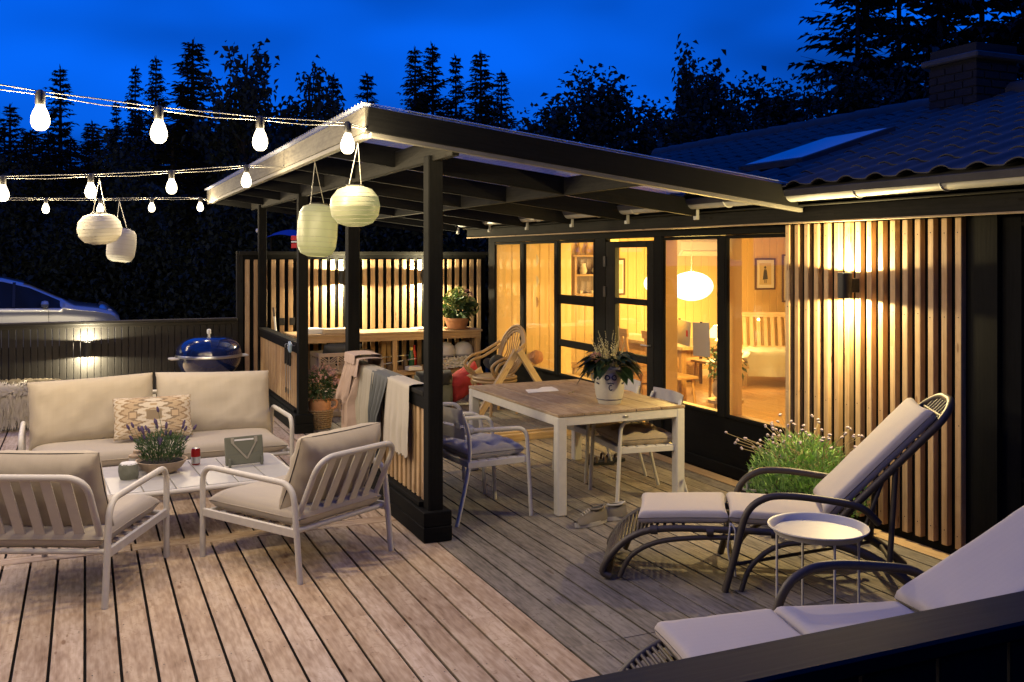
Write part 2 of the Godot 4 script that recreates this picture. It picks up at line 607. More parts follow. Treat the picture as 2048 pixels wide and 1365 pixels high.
func materials():
	var pine := wood_image(3, 22.0, 0.55, 14, 0.35, Color(0, 0.35, 0.7))
	var decktex := wood_image(12, 16.0, 0.55, 12, 0.9, Color(0, 0.3, 0.55))
	var oldtex := wood_image(21, 30.0, 0.8, 8, 1.15, Color(0, 0.05, 0.08))
	var painttex := wood_image(30, 34.0, 0.6, 4, 0.5, Color(0, 0, 0))
	var k := 0
	for c in [[0.54, 0.425, 0.30], [0.51, 0.39, 0.265], [0.57, 0.455, 0.335], [0.48, 0.375, 0.265], [0.53, 0.405, 0.275]]:
		wood("new_board_%d" % k, decktex, c[0], c[1], c[2], 0.72, 0.06); k += 1
	k = 0
	for c in [[0.245, 0.215, 0.17], [0.21, 0.185, 0.15], [0.275, 0.235, 0.18], [0.225, 0.2, 0.165]]:
		wood("old_board_%d" % k, oldtex, c[0], c[1], c[2], 0.85, 0.12); k += 1
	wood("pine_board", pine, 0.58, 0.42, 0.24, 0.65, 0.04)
	k = 0
	for c in [[0.56, 0.385, 0.205], [0.52, 0.35, 0.185], [0.6, 0.43, 0.245], [0.5, 0.36, 0.21]]:
		wood("pine_slat_%d" % k, pine, c[0], c[1], c[2], 0.65, 0.05); k += 1
	wood("black_wood", painttex, 0.0095, 0.0095, 0.009, 0.75, 0.07).metallic_specular = 0.2
	wood("black_wood_worn", painttex, 0.024, 0.023, 0.02, 0.75, 0.12).metallic_specular = 0.2
	wood("bulb_lit_board", oldtex, 0.12, 0.11, 0.085, 0.75, 0.12)  # eave fascia: the bulb light on it is put into this paler colour
	wood("grey_trim", painttex, 0.16, 0.15, 0.125, 0.6, 0.05)
	wood("rail_wood", painttex, 0.012, 0.0115, 0.0115, 0.6, 0.05).metallic_specular = 0.3
	wood("fence_board", painttex, 0.026, 0.023, 0.02, 0.7, 0.1).metallic_specular = 0.3
	mat("room_panel", 0.7, 0.5, 0.21, 0.6)
	wood("room_floor", pine, 0.52, 0.33, 0.15, 0.35, 0.02)
	wood("room_wood", pine, 0.5, 0.32, 0.14, 0.5, 0.03)
	wood("room_wood_pale", pine, 0.66, 0.52, 0.32, 0.5, 0.03)
	wood("teak_top", decktex, 0.36, 0.27, 0.18, 0.6, 0.03)
	wood("raw_timber", pine, 0.44, 0.34, 0.22, 0.7, 0.05)
	var speck := noise_tex(0.06, 4, 0.9, 1.0, 256, 8)
	var fine := noise_tex(0.25, 3, 0.0, 1.0, 256, 9)
	var patch := noise_tex(0.012, 4, 0.55, 1.0, 256, 10)
	var weave := weave_image()
	var m := mat("off_white_metal", 0.56, 0.53, 0.475, 0.42)
	grainy(m, speck, fine, 1.2, 0.01)
	m = mat("pale_metal", 0.6, 0.58, 0.54, 0.4)
	grainy(m, speck, fine, 1.0, 0.01)
	m = mat("white_slats", 0.5, 0.49, 0.46, 0.35)
	grainy(m, speck, fine, 0.8, 0.01)
	cloth("beige_cloth", 0.43, 0.37, 0.285, weave, 22.4)
	cloth("sand_cloth", 0.46, 0.405, 0.335, weave, 22.4)
	cloth("lounge_cloth", 0.52, 0.47, 0.435, weave, 28.8, 0.15)
	cloth("grey_cushion", 0.4, 0.385, 0.385, weave, 28.8)
	cloth("tan_cushion", 0.42, 0.34, 0.24, weave, 28.8)
	cloth("pink_cloth", 0.44, 0.325, 0.27, weave, 25.6)
	cloth("slate_cloth", 0.085, 0.092, 0.095, weave, 25.6)
	cloth("oat_cloth", 0.34, 0.31, 0.25, weave, 25.6)
	cloth("linen_cloth", 0.47, 0.425, 0.36, weave, 19.2)
	cloth("dark_piping", 0.05, 0.045, 0.04, weave, 28.8)
	cloth("olive_canvas", 0.16, 0.165, 0.125, weave, 32.0)
	cloth("black_cloth", 0.02, 0.02, 0.022, weave, 32.0)
	cloth("white_cloth", 0.68, 0.66, 0.6, weave, 25.6)
	cloth("bag_red", 0.4, 0.03, 0.03, speck, 3.0)
	mat("black_metal", 0.018, 0.018, 0.02, 0.4, 0.3)
	mat("steel", 0.55, 0.55, 0.55, 0.3, 0.9)
	m = mat("zinc", 0.55, 0.55, 0.52, 0.45, 0.1)
	grainy(m, patch, fine, 1.0, 0.02)
	m = mat("rattan", 0.062, 0.048, 0.037, 0.5)
	grainy(m, speck, fine, 2.0, 0.12)
	m = mat("rattan_pale", 0.36, 0.235, 0.125, 0.5)
	grainy(m, speck, fine, 2.0, 0.06)
	m = mat("wicker", 0.27, 0.18, 0.1, 0.7)
	grainy(m, speck, fine, 2.0, 0.1)
	m = mat("roof_tile", 0.062, 0.06, 0.062, 0.8)
	grainy(m, patch, fine, 1.3, 0.12)
	m = mat("terracotta", 0.5, 0.235, 0.115, 0.75)
	grainy(m, patch, fine, 2.2, 0.05)
	m = mat("pale_clay", 0.55, 0.41, 0.27, 0.8)
	grainy(m, patch, fine, 2.5, 0.08)
	m = mat("stoneware", 0.46, 0.44, 0.4, 0.3)
	grainy(m, speck, fine, 2.0, 0.03)
	mat("cobalt_glaze", 0.018, 0.026, 0.085, 0.3)
	m = mat("soil", 0.02, 0.015, 0.01, 0.95)
	grainy(m, patch, fine, 5.0, 0.6)
	m = mat("lawn", 0.025, 0.033, 0.016, 0.95)
	grainy(m, patch, fine, 0.35, 2.0)
	m = mat("gravel_ground", 0.045, 0.042, 0.038, 0.95)
	grainy(m, patch, fine, 0.6, 2.0)
	m = mat("blue_enamel", 0.006, 0.014, 0.07, 0.12)
	m.clearcoat_enabled = true
	m.clearcoat = 1.0
	m.clearcoat_roughness = 0.06
	m = mat("car_paint", 0.38, 0.4, 0.43, 0.28, 0.5)
	m.clearcoat_enabled = true
	m.clearcoat = 1.0
	m.clearcoat_roughness = 0.05
	mat("dark_glass", 0.012, 0.013, 0.015, 0.06).metallic_specular = 0.3
	m = mat("pane_pale", 0.62, 0.58, 0.56, 0.5)
	mat("rubber", 0.02, 0.02, 0.02, 0.85)
	mat("white_plastic", 0.66, 0.64, 0.6, 0.45)
	m = mat("crate_plastic", 0.52, 0.405, 0.305, 0.5)
	mat("paper", 0.74, 0.73, 0.7, 0.85)
	mat("card_paper", 0.56, 0.43, 0.27, 0.85)
	mat("grey_sheet", 0.45, 0.42, 0.39, 0.8)
	mat("can_red", 0.35, 0.014, 0.014, 0.3, 0.4)
	mat("bottle_green", 0.01, 0.07, 0.035, 0.2)
	mat("lid_yellow", 0.6, 0.48, 0.12, 0.5)
	mat("tool_blue", 0.3, 0.42, 0.55, 0.4)
	mat("flag_red", 0.5, 0.03, 0.03, 0.8)
	mat("tarp_blue", 0.02, 0.06, 0.3, 0.6)
	m = mat("brick_dark", 0.02, 0.015, 0.014, 0.9)
	grainy(m, patch, fine, 3.0, 0.2)
	m = mat("brick_joint", 0.014, 0.013, 0.013, 0.95)
	mat("room_white", 0.72, 0.66, 0.5, 0.6)
	mat("plate_china", 0.6, 0.55, 0.45, 0.2)
	mat("frame_brown", 0.1, 0.045, 0.02, 0.5)
	mat("print_paper", 0.6, 0.5, 0.3, 0.8)
	mat("print_ink", 0.06, 0.055, 0.04, 0.8)
	cloth("curtain", 0.5, 0.42, 0.3, weave, 19.2)
	cloth("red_throw", 0.3, 0.06, 0.02, weave, 19.2)
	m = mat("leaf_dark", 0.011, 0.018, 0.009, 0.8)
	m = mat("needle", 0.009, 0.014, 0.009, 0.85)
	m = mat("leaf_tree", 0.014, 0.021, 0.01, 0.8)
	m = mat("leaf_sage", 0.2, 0.33, 0.1, 0.6)
	m.backlight_enabled = true
	m.backlight = Color(0.25, 0.4, 0.12)
	m = mat("leaf_green", 0.045, 0.085, 0.03, 0.5)
	m.backlight_enabled = true
	m.backlight = Color(0.12, 0.2, 0.06)
	m = mat("leaf_deep", 0.018, 0.038, 0.014, 0.4)
	mat("leaf_lime", 0.26, 0.3, 0.09, 0.6)
	mat("bloom_pink", 0.4, 0.22, 0.2, 0.7)
	mat("bloom_purple", 0.075, 0.05, 0.12, 0.8)
	mat("bloom_lilac", 0.4, 0.33, 0.38, 0.8)
	mat("bloom_cream", 0.45, 0.4, 0.22, 0.8)
	mat("dry_stem", 0.34, 0.27, 0.14, 0.8)
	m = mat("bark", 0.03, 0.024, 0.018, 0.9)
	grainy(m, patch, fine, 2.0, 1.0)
	m = mat("fleece", 0.46, 0.41, 0.345, 0.95)
	m.rim_enabled = true
	m.rim = 0.5
	m = mat("window_glass", 0.9, 0.9, 0.9, 0.0)
	m.transparency = BaseMaterial3D.TRANSPARENCY_ALPHA
	m.albedo_color.a = 0.03
	m = mat("roof_sheet", 0.5, 0.53, 0.58, 0.12)
	m.transparency = BaseMaterial3D.TRANSPARENCY_ALPHA
	m.albedo_color.a = 0.45
	emit("bulb_glass", 1.0, 0.86, 0.58, 6.0)
	emit("lamp_led", 1.0, 0.86, 0.55, 10.0)
	emit("led_white", 1.0, 0.9, 0.68, 10.0)
	emit("pendant_lamp_paper", 1.0, 0.9, 0.62, 2.6)
	emit("lamp_shade_paper", 1.0, 0.72, 0.32, 1.6)
	m = emit("lantern_lit_paper", 0.66, 0.64, 0.20, 0.36)
	m.albedo_color = lin(0.19, 0.19, 0.14)
	m = emit("lantern_led", 1.0, 0.92, 0.45, 1.6)
	m = mat("lantern_paper", 0.4, 0.385, 0.35, 0.8)
	m.backlight_enabled = true
	m.backlight = Color(0.4, 0.385, 0.34)
	m = mat("filament_wire", 0.3, 0.22, 0.1, 0.5, 0.8)
	mat("cord_black", 0.02, 0.02, 0.02, 0.5)
	mat("cord_pale", 0.26, 0.25, 0.22, 0.5)
	mat("brass", 0.5, 0.32, 0.12, 0.3, 0.8)
	mat("shoe_grey", 0.15, 0.13, 0.1, 0.85)
	mat("sole_white", 0.42, 0.4, 0.36, 0.7)
	mat("leather_brown", 0.07, 0.04, 0.022, 0.5)

# ---------------------------------------------------------------- ground and deck
func terrain():
	var st := S()
	var n := FastNoiseLite.new()
	n.seed = 2
	n.frequency = 0.12
	var f := func(a: float, b: float) -> Vector3:
		var x := (a - 0.5) * 240.0
		var z := (b - 0.5) * 240.0 - 20.0
		var far := smoothstep(14.0, 40.0, Vector2(x - 2.0, z + 7.0).length())
		return Vector3(x, -0.32 + far * (0.4 + 0.5 * n.get_noise_2d(x, z)), z)
	surf(st, f, 60, 60)
	var g := obj("ground", st, M.lawn, self)
	g.set_meta("kind", "structure")

func plank(parent: Node, called: String, c: Vector3, s: Vector3, m: Material) -> MeshInstance3D:
	if called == "board":
		return obj(called, deck_board(c, s), m, parent)
	var st := S()
	box(st, c, s, Basis(), 0.003, Vector2(rng.randf_range(0.1, 0.5), rng.randf() * 3.0))
	return obj(called, st, m, parent)

# a board along z whose edges are undercut, as decking is
func deck_board(c: Vector3, s: Vector3) -> SurfaceTool:
	var st := S()
	var h := s.x * 0.5
	var t := s.y * 0.5
	var P := [Vector2(-h + 0.002, t), Vector2(h - 0.002, t), Vector2(h, t - 0.002), Vector2(h, t - 0.004), Vector2(h - 0.011, t - 0.013), Vector2(h - 0.011, -t), Vector2(-h + 0.011, -t), Vector2(-h + 0.011, t - 0.013), Vector2(-h, t - 0.004), Vector2(-h, t - 0.002)]
	var o := Vector2(rng.randf_range(0.1, 0.5), rng.randf() * 3.0)
	for i in P.size():
		var a: Vector2 = P[i]
		var b: Vector2 = P[(i + 1) % P.size()]
		var e := b - a
		var n := Vector3(-e.y, e.x, 0).normalized()
		if n.dot(Vector3(a.x + b.x, a.y + b.y, 0)) < 0.0 and absf(n.x) < 0.99:
			n = -n
		if i == 0:
			n = Vector3.UP
		elif i == 5:
			n = Vector3.DOWN
		elif i < 5:
			n = Vector3(absf(n.x), n.y, 0)
		else:
			n = Vector3(-absf(n.x), n.y, 0)
		var z := s.z * 0.5
		fquad(st, c + Vector3(a.x, a.y, -z), c + Vector3(b.x, b.y, -z), c + Vector3(b.x, b.y, z), c + Vector3(a.x, a.y, z), n, [o + Vector2(a.x, -z), o + Vector2(b.x, -z), o + Vector2(b.x, z), o + Vector2(a.x, z)])
	for q in [-1.0, 1.0]:
		fquad(st, c + Vector3(-h + 0.004, t, q * s.z * 0.5), c + Vector3(h - 0.004, t, q * s.z * 0.5), c + Vector3(h - 0.011, -t, q * s.z * 0.5), c + Vector3(-h + 0.011, -t, q * s.z * 0.5), Vector3(0, 0, q))
	return st

func deck():
	var d := structure("deck")
	var pitch := 0.153
	var w := 0.1395
	var screws := S()
	for k in 36:
		var x := 2.14 - pitch * (k + 0.5)
		var m: Material = M["new_board_%d" % rng.randi_range(0, 4)]
		plank(d, "board", Vector3(x, -0.014 + rng.randf_range(-0.0012, 0.0012), (-1.3 - 6.675) * 0.5), Vector3(w, 0.028, 5.375), m)
		m = M["new_board_%d" % rng.randi_range(0, 4)]
		plank(d, "board", Vector3(x, -0.014 + rng.randf_range(-0.0012, 0.0012), (-6.835 - 13.0) * 0.5), Vector3(w, 0.028, 6.165), m)
		for r in 9:
			for s in [-1.0, 1.0]:
				var c := Vector3(x + s * 0.05 + rng.randf_range(-0.006, 0.006), 0.0022, -1.75 - 0.6 * r + rng.randf_range(-0.012, 0.012))
				for q in 6:
					ftri(screws, c, c + Vector3(cos(q * TAU / 6), -0.0004, sin(q * TAU / 6)) * 0.0042, c + Vector3(cos((q + 1) * TAU / 6), -0.0004, sin((q + 1) * TAU / 6)) * 0.0042, Vector3.UP)
	for k in 3:
		plank(d, "border_board", Vector3(2.13 - 0.925 - k * 1.86, -0.013, -6.755), Vector3(1.85, 0.028, 0.145), M["new_board_%d" % (k + 1)])
	for k in 19:
		var x := 2.14 + pitch * (k + 0.5)
		var lamplit := k >= 18  # lamp light along the wall is put in as a paler board
		var cuts := [-1.3, -4.17, -8.6 + 0.6 * (k % 3), -12.95]
		for q in 3:
			var a: float = cuts[q] - 0.002
			var b: float = cuts[q + 1] + 0.002
			plank(d, "board", Vector3(x, -0.015 + rng.randf_range(-0.002, 0.002), (a + b) * 0.5), Vector3(0.1405, 0.028, a - b), M.pine_board if lamplit else M["old_board_%d" % rng.randi_range(0, 3)])
		for r in 19:
			for s in [-1.0, 1.0]:
				var c := Vector3(x + s * 0.045 + rng.randf_range(-0.008, 0.008), 0.0025, -1.7 - 0.6 * r + rng.randf_range(-0.02, 0.02))
				for e in 5:
					ftri(screws, c, c + Vector3(cos(e * TAU / 5), -0.0004, sin(e * TAU / 5)) * 0.004, c + Vector3(cos((e + 1) * TAU / 5), -0.0004, sin((e + 1) * TAU / 5)) * 0.004, Vector3.UP)
	# dark strips for litter and shade in the old gaps, dark sheet added under new boards
	var gap_dark := S()
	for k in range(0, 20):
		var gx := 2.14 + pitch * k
		fquad(gap_dark, Vector3(gx - 0.02, -0.02, -1.3), Vector3(gx + 0.02, -0.02, -1.3), Vector3(gx + 0.02, -0.02, -12.9), Vector3(gx - 0.02, -0.02, -12.9), Vector3.UP)
	obj("gap_litter_shade", gap_dark, M.soil, d).set_meta("kind", "stuff")
	obj("bounce_stop_sheet", bx(Vector3(-0.6, -0.034, -7.15), Vector3(5.4, 0.008, 11.7), Basis(), 0.0), M.soil, d)  # dark sheet added to keep light from bouncing up through the gaps
	obj("screw_heads", screws, M.black_metal, d).set_meta("kind", "stuff")
	for k in 22:
		plank(d, "joist", Vector3(0.8, -0.16, -1.6 - 0.54 * k), Vector3(8.4, 0.12, 0.045), M.black_wood_worn)

# ---------------------------------------------------------------- house
const WX := 5.07

func window_unit(h: Node, called: String, z0: float, z1: float, y0: float, y1: float, bars := []):
	# opening between z0 (far) and z1 (near); frame members are children of the window
	var st := S()
	var t := 0.03
	box(st, Vector3(WX + 0.006, (y0 + y1) * 0.5, z0 + t * 0.5), Vector3(0.036, y1 - y0, t), Basis(), 0.006)
	box(st, Vector3(WX + 0.006, (y0 + y1) * 0.5, z1 - t * 0.5), Vector3(0.036, y1 - y0, t), Basis(), 0.006)
	box(st, Vector3(WX + 0.006, y1 - t * 0.5, (z0 + z1) * 0.5), Vector3(0.034, t, z1 - z0 - 2 * t), Basis(), 0.006)
	box(st, Vector3(WX + 0.006, y0 + t * 0.5, (z0 + z1) * 0.5), Vector3(0.034, t, z1 - z0 - 2 * t), Basis(), 0.006)
	var w := obj(called, st, M.black_wood, h)
	var edges := [y0 + t]
	for b in bars:
		var s := S()
		box(s, Vector3(WX + 0.006, (b[0] + b[1]) * 0.5, (z0 + z1) * 0.5), Vector3(0.03, b[1] - b[0], z1 - z0 - 2 * t), Basis(), 0.006)
		obj("bar", s, M.black_wood, w)
		edges.append(b[0])
		edges.append(b[1])
	edges.append(y1 - t)
	for i in range(0, edges.size(), 2):
		var g := S()
		var X := WX + 0.008
		var a: float = edges[i]
		var b: float = edges[i + 1]
		fquad(g, Vector3(X, a, z0 + t), Vector3(X, a, z1 - t), Vector3(X, b, z1 - t), Vector3(X, b, z0 + t), Vector3(-1, 0, 0))
		obj("pane", g, M.window_glass, w)
	# pale sill and inner reveal
	var sl := S()
	box(sl, Vector3(WX + 0.098, y0 - 0.004, (z0 + z1) * 0.5), Vector3(0.145, 0.03, z1 - z0 - 0.01))
	obj("sill", sl, M.room_wood_pale, w)
	var rv := S()
	box(rv, Vector3(WX + 0.098, (y0 + y1) * 0.5 + 0.01, z0 - 0.012), Vector3(0.145, y1 - y0, 0.03))
	obj("reveal", rv, M.room_panel, w)
	return w

func wallpiece(h: Node, z0: float, z1: float, y0: float, y1: float, called := "wall_panel", x0 := 0.0, th := 0.16):
	obj(called, bx(Vector3(WX + x0 + th * 0.5, (y0 + y1) * 0.5, (z0 + z1) * 0.5), Vector3(th, y1 - y0, z1 - z0), Basis(), 0.004), M.black_wood, h)

func house():
	var h := thing("house", "low black timber house with yellow-lit windows, pine slat cladding and dark tiled roof", "house")
	# posts and panels of the long wall, far end first
	wallpiece(h, -12.28, -12.06, -0.25, 2.2, "corner_post", 0.0, 0.1)
	wallpiece(h, -12.06, -9.22, -0.25, 0.5, "base_panel", 0.012, 0.14)
	wallpiece(h, -8.02, -6.07, -0.25, 0.5, "base_panel", 0.012, 0.14)
	obj("base_rail", bx(Vector3(WX - 0.012, 0.055, -9.1), Vector3(0.03, 0.09, 6.0)), M.black_wood, h)
	for z in [[-11.18, -11.10], [-10.20, -10.13], [-6.985, -6.895]]:
		wallpiece(h, z[0], z[1], 0.5, 2.075, "mullion", -0.016, 0.04)
	wallpiece(h, -9.232, -9.0, -0.25, 2.09, "door_post", -0.008, 0.06)
	wallpiece(h, -8.045, -7.905, -0.25, 2.09, "door_post", -0.008, 0.06)
	for z in [[-11.18, -11.125], [-10.20, -10.155], [-6.985, -6.92], [-9.23, -9.0], [-8.045, -7.93]]:
		obj("inner_casing", bx(Vector3(WX + 0.105, 1.28, (z[0] + z[1]) * 0.5), Vector3(0.1, 1.6, z[1] - z[0] - 0.004)), M.room_panel, h)
	wallpiece(h, -12.06, -6.07, 2.082, 2.24, "head_beam", -0.003, 0.16)
	window_unit(h, "window", -12.06, -11.178, 0.5, 2.078)
	window_unit(h, "window", -11.102, -10.198, 0.5, 2.078)
	window_unit(h, "window", -10.132, -9.235, 0.5, 2.078, [[0.85, 0.93], [1.345, 1.45]])
	window_unit(h, "window", -7.902, -6.983, 0.5, 2.078)
	window_unit(h, "window", -6.897, -6.075, 0.5, 2.078)
	# glazed door, its hinges on the far stile
	var ds := S()
	for zz in [[-8.995, -8.8], [-8.175, -8.05]]:
		box(ds, Vector3(WX + 0.02, 1.06, (zz[0] + zz[1]) * 0.5), Vector3(0.055, 1.98, zz[1] - zz[0]), Basis(), 0.005)
	for yy in [[1.985, 2.05], [1.405, 1.465], [0.83, 0.905], [0.07, 0.24]]:
		box(ds, Vector3(WX + 0.02, (yy[0] + yy[1]) * 0.5, -8.4875), Vector3(0.053, yy[1] - yy[0], 0.623), Basis(), 0.005)
	var door := obj("door", ds, M.black_wood_worn, h)
	for yy in [[1.465, 1.985], [0.905, 1.405], [0.24, 0.83]]:
		var g := S()
		fquad(g, Vector3(WX + 0.03, yy[0], -8.8), Vector3(WX + 0.03, yy[0], -8.175), Vector3(WX + 0.03, yy[1], -8.175), Vector3(WX + 0.03, yy[1], -8.8), Vector3(-1, 0, 0))
		obj("pane", g, M.window_glass, door)
	for y in [1.84, 1.52, 0.35]:
		obj("hinge", bx(Vector3(WX - 0.014, y, -9.0), Vector3(0.02, 0.11, 0.05)), M.black_metal, door)
	obj("handle", tb(fillet([Vector3(WX - 0.005, 1.02, -8.1), Vector3(WX - 0.05, 1.02, -8.1), Vector3(WX - 0.05, 1.02, -8.21)], 0.02), 0.009), M.steel, door)
	obj("threshold", bx(Vector3(WX + 0.05, 0.015, -8.52), Vector3(0.2, 0.08, 0.95)), M.black_wood, h)
	# slat cladding with its backing
	wallpiece(h, -6.065, -4.0, -0.25, 2.2, "backing_panel", -0.012, 0.1)
	for k in 16:
		var z := -6.025 + 0.1075 * k
		var s := S()
		var top := 2.142
		box(s, Vector3(WX - 0.038, (0.055 + top) * 0.5, z), Vector3(0.046, top - 0.055, 0.046 + rng.randf_range(-0.002, 0.002)), Basis(Vector3.RIGHT, rng.randf_range(-0.0008, 0.0008)), 0.003, Vector2(rng.randf_range(0.1, 0.5), rng.randf() * 3.0))
		var sl := obj("cladding_slat", s, M["pine_slat_%d" % rng.randi_range(0, 3)], h)
		var sc := S()
		for y in [0.14, 0.85, 1.5, 2.06]:
			lathe(sc, [Vector2(0, 0.001), Vector2(0.0045, 0.0005), Vector2(0.0045, -0.001)], 6, Transform3D(Basis(Vector3(0, 0, 1), PI / 2), Vector3(WX - 0.061, y + rng.randf_range(-0.02, 0.02), z + rng.randf_range(-0.006, 0.006))))
		obj("screw", sc, M.black_metal, sl)
	# black corner board and the next window
	obj("corner_board", bx(Vector3(WX - 0.02, 1.0, -4.23), Vector3(0.06, 2.3, 0.19)), M.black_wood, h)
	window_unit(h, "window", -4.13, -2.7, 0.56, 2.105)
	wallpiece(h, -4.13, -1.2, -0.25, 0.56, "base_panel", -0.004, 0.15)
	wallpiece(h, -2.7, -1.2, 0.56, 2.2, "wall_panel", -0.004, 0.15)
	wallpiece(h, -4.13, -2.7, 2.105, 2.24, "head_beam", -0.006, 0.16)
	# eave: fascia, soffit, gutter
	obj("fascia_board", bx(Vector3(4.92, 2.205, -6.9), Vector3(0.045, 0.118, 11.5), Basis(), 0.005), M.black_wood_worn, h)
	obj("lit_edge_strip", bx(Vector3(4.905, 2.15, -6.9), Vector3(0.05, 0.012, 11.46), Basis(), 0.002), M.raw_timber, h)  # lit lower edge of the fascia, put in as a paler strip
	obj("soffit", bx(Vector3(4.98, 2.282, -6.9), Vector3(0.3, 0.03, 11.5)), M.black_wood_worn, h)
	obj("eave_board", bx(Vector3(4.845, 2.325, -6.9), Vector3(0.03, 0.1, 11.5)), M.black_wood, h)
	var gs := S()
	var gx := 4.765
	var gy := 2.356
	for side in [0.0, 1.0]:
		var rr: float = 0.058 - side * 0.004
		var f := func(a: float, b: float) -> Vector3:
			var t := lerpf(PI, TAU, a)
			return Vector3(gx + cos(t) * rr, gy + sin(t) * rr, lerpf(-12.55, -1.2, b))
		surf(gs, f, 10, 12)
	tube(gs, PackedVector3Array([Vector3(gx - 0.058, gy + 0.002, -12.55), Vector3(gx - 0.058, gy + 0.002, -1.2)]), 0.007, 6)
	var gutter := obj("gutter", gs, M.zinc, h)
	for k in 16:
		var z := -12.2 + k * 0.72
		var pts := PackedVector3Array()
		for i in 11:
			var t := PI + PI * i / 10.0
			pts.append(Vector3(gx + cos(t) * 0.062, gy + sin(t) * 0.062, z))
		pts.append(Vector3(gx + 0.07, gy + 0.03, z))
		obj("bracket", tb(pts, 0.006, 5), M.zinc, gutter)
	# roof
	var E0 := Vector3(4.68, 2.405, 0)
	var up := Vector3(3.32, 1.033, 0).normalized()
	var nrm := Vector3(-1.033, 3.32, 0).normalized()
	var rs := S()
	box(rs, E0 + up * 1.77 - nrm * 0.05 + Vector3(0, 0, -6.9), Vector3(3.54, 0.05, 11.35), Basis(up, nrm, Vector3(0, 0, 1)))
	box(rs, Vector3(9.68, 2.84, -6.9), Vector3(3.54, 0.05, 11.35), Basis(Vector3(up.x, -up.y, 0), Vector3(-nrm.x, nrm.y, 0), Vector3(0, 0, 1)))
	var roof := obj("roof", rs, M.roof_tile, h)
	obj("barge_board", bx(E0 + up * 1.75 - nrm * 0.04 + Vector3(0, 0, -12.6), Vector3(3.5, 0.14, 0.03), Basis(up, nrm, Vector3(0, 0, 1))), M.black_wood, h)
	var tw := 0.262
	var tl := 0.375
	var tm := tile_mesh(tw, tl)
	var count := 0
	var rest := S()
	for c in 43:
		var z := -1.32 - tw * c
		for r in 10:
			var p := E0 + up * (r * (tl - 0.022)) + Vector3(0, 0, z)
			if p.x > 5.3 and p.x < 6.25 and z < -6.38 and z > -7.0:
				continue
			var X := Transform3D(Basis(up.rotated(Vector3(0, 0, 1), -0.03), nrm.rotated(Vector3(0, 0, 1), -0.03), Vector3(0, 0, 1)), p + nrm * (0.012 + rng.randf_range(-0.002, 0.002)))
			if count < 300 and z < -2.2:
				var o := MeshInstance3D.new()
				o.name = "tile"
				o.mesh = tm
				o.material_override = M.roof_tile
				o.transform = X
				roof.add_child(o, true)
				count += 1
			else:
				rest.append_from(tm, 0, X)
	obj("tiles", rest, M.roof_tile, roof).set_meta("kind", "stuff")
	for k in 30:
		var st := S()
		var f := func(a: float, b: float) -> Vector3:
			var t := lerpf(-0.15, PI + 0.15, a)
			var r := 0.105 + 0.016 * (1.0 - b)
			return Vector3(8.0 + cos(t) * r * 1.1, 3.425 + sin(t) * r, -12.58 + k * 0.38 + b * 0.405)
		surf(st, f, 8, 3)
		obj("ridge_tile", st, M.roof_tile, roof)
	# roof window
	var c := E0 + up * 1.32 + Vector3(0, 0, -6.75)
	var B := Basis(up, nrm, Vector3(0, 0, 1))
	var ws := S()
	for q in [[Vector3(0, 0.045, 0.40), Vector3(1.08, 0.06, 0.05)], [Vector3(0, 0.045, -0.40), Vector3(1.08, 0.06, 0.05)], [Vector3(0.515, 0.045, 0), Vector3(0.05, 0.06, 0.75)], [Vector3(-0.515, 0.045, 0), Vector3(0.05, 0.06, 0.75)]]:
		box(ws, c + B * q[0], q[1], B, 0.006)
	var rw := obj("roof_window", ws, M.roof_tile, h)
	obj("pane", bx(c + nrm * 0.07, Vector3(0.98, 0.012, 0.75), B), M.pane_pale, rw)  # opaque pane in one even pale colour
	# chimney of dark brick
	var ch := S()
	box(ch, Vector3(7.78, 3.5, -6.68), Vector3(0.53, 0.75, 0.53), Basis(), 0.0)
	var chim := obj("chimney", ch, M.brick_joint, h)
	for r in 7:
		for side in 2:
			for k in 3:
				var o := -0.18 + k * 0.2 - (0.09 if r % 2 else 0.0)
				var l: float = minf(0.19, minf(o + 0.095 + 0.27, 0.27 - (o - 0.095)))
				var cc: float = clampf(o, -0.275 + l * 0.5, 0.275 - l * 0.5)
				if l < 0.04:
					continue
				if side == 0:
					obj("brick", bx(Vector3(7.78 - 0.262, 3.2 + r * 0.076, -6.68 + cc), Vector3(0.03, 0.062, l)), M.brick_dark, chim)
				else:
					obj("brick", bx(Vector3(7.78 + cc, 3.2 + r * 0.076, -6.68 + 0.262), Vector3(l, 0.062, 0.03)), M.brick_dark, chim)
	obj("cap", bx(Vector3(7.78, 3.755, -6.68), Vector3(0.66, 0.06, 0.66), Basis(), 0.012), M.roof_tile, chim)
	# gable and rear walls
	obj("gable_wall", bx(Vector3(7.85, 1.0, -12.22), Vector3(5.4, 2.5, 0.1)), M.black_wood, h)
	var gp := S()
	prism(gp, PackedVector2Array([Vector2(5.1, 2.2), Vector2(8.0, 3.3), Vector2(10.9, 2.3)]), 0.06, Transform3D(Basis(), Vector3(0, 0, -12.28)))
	obj("gable_boards", gp, M.black_wood, h)

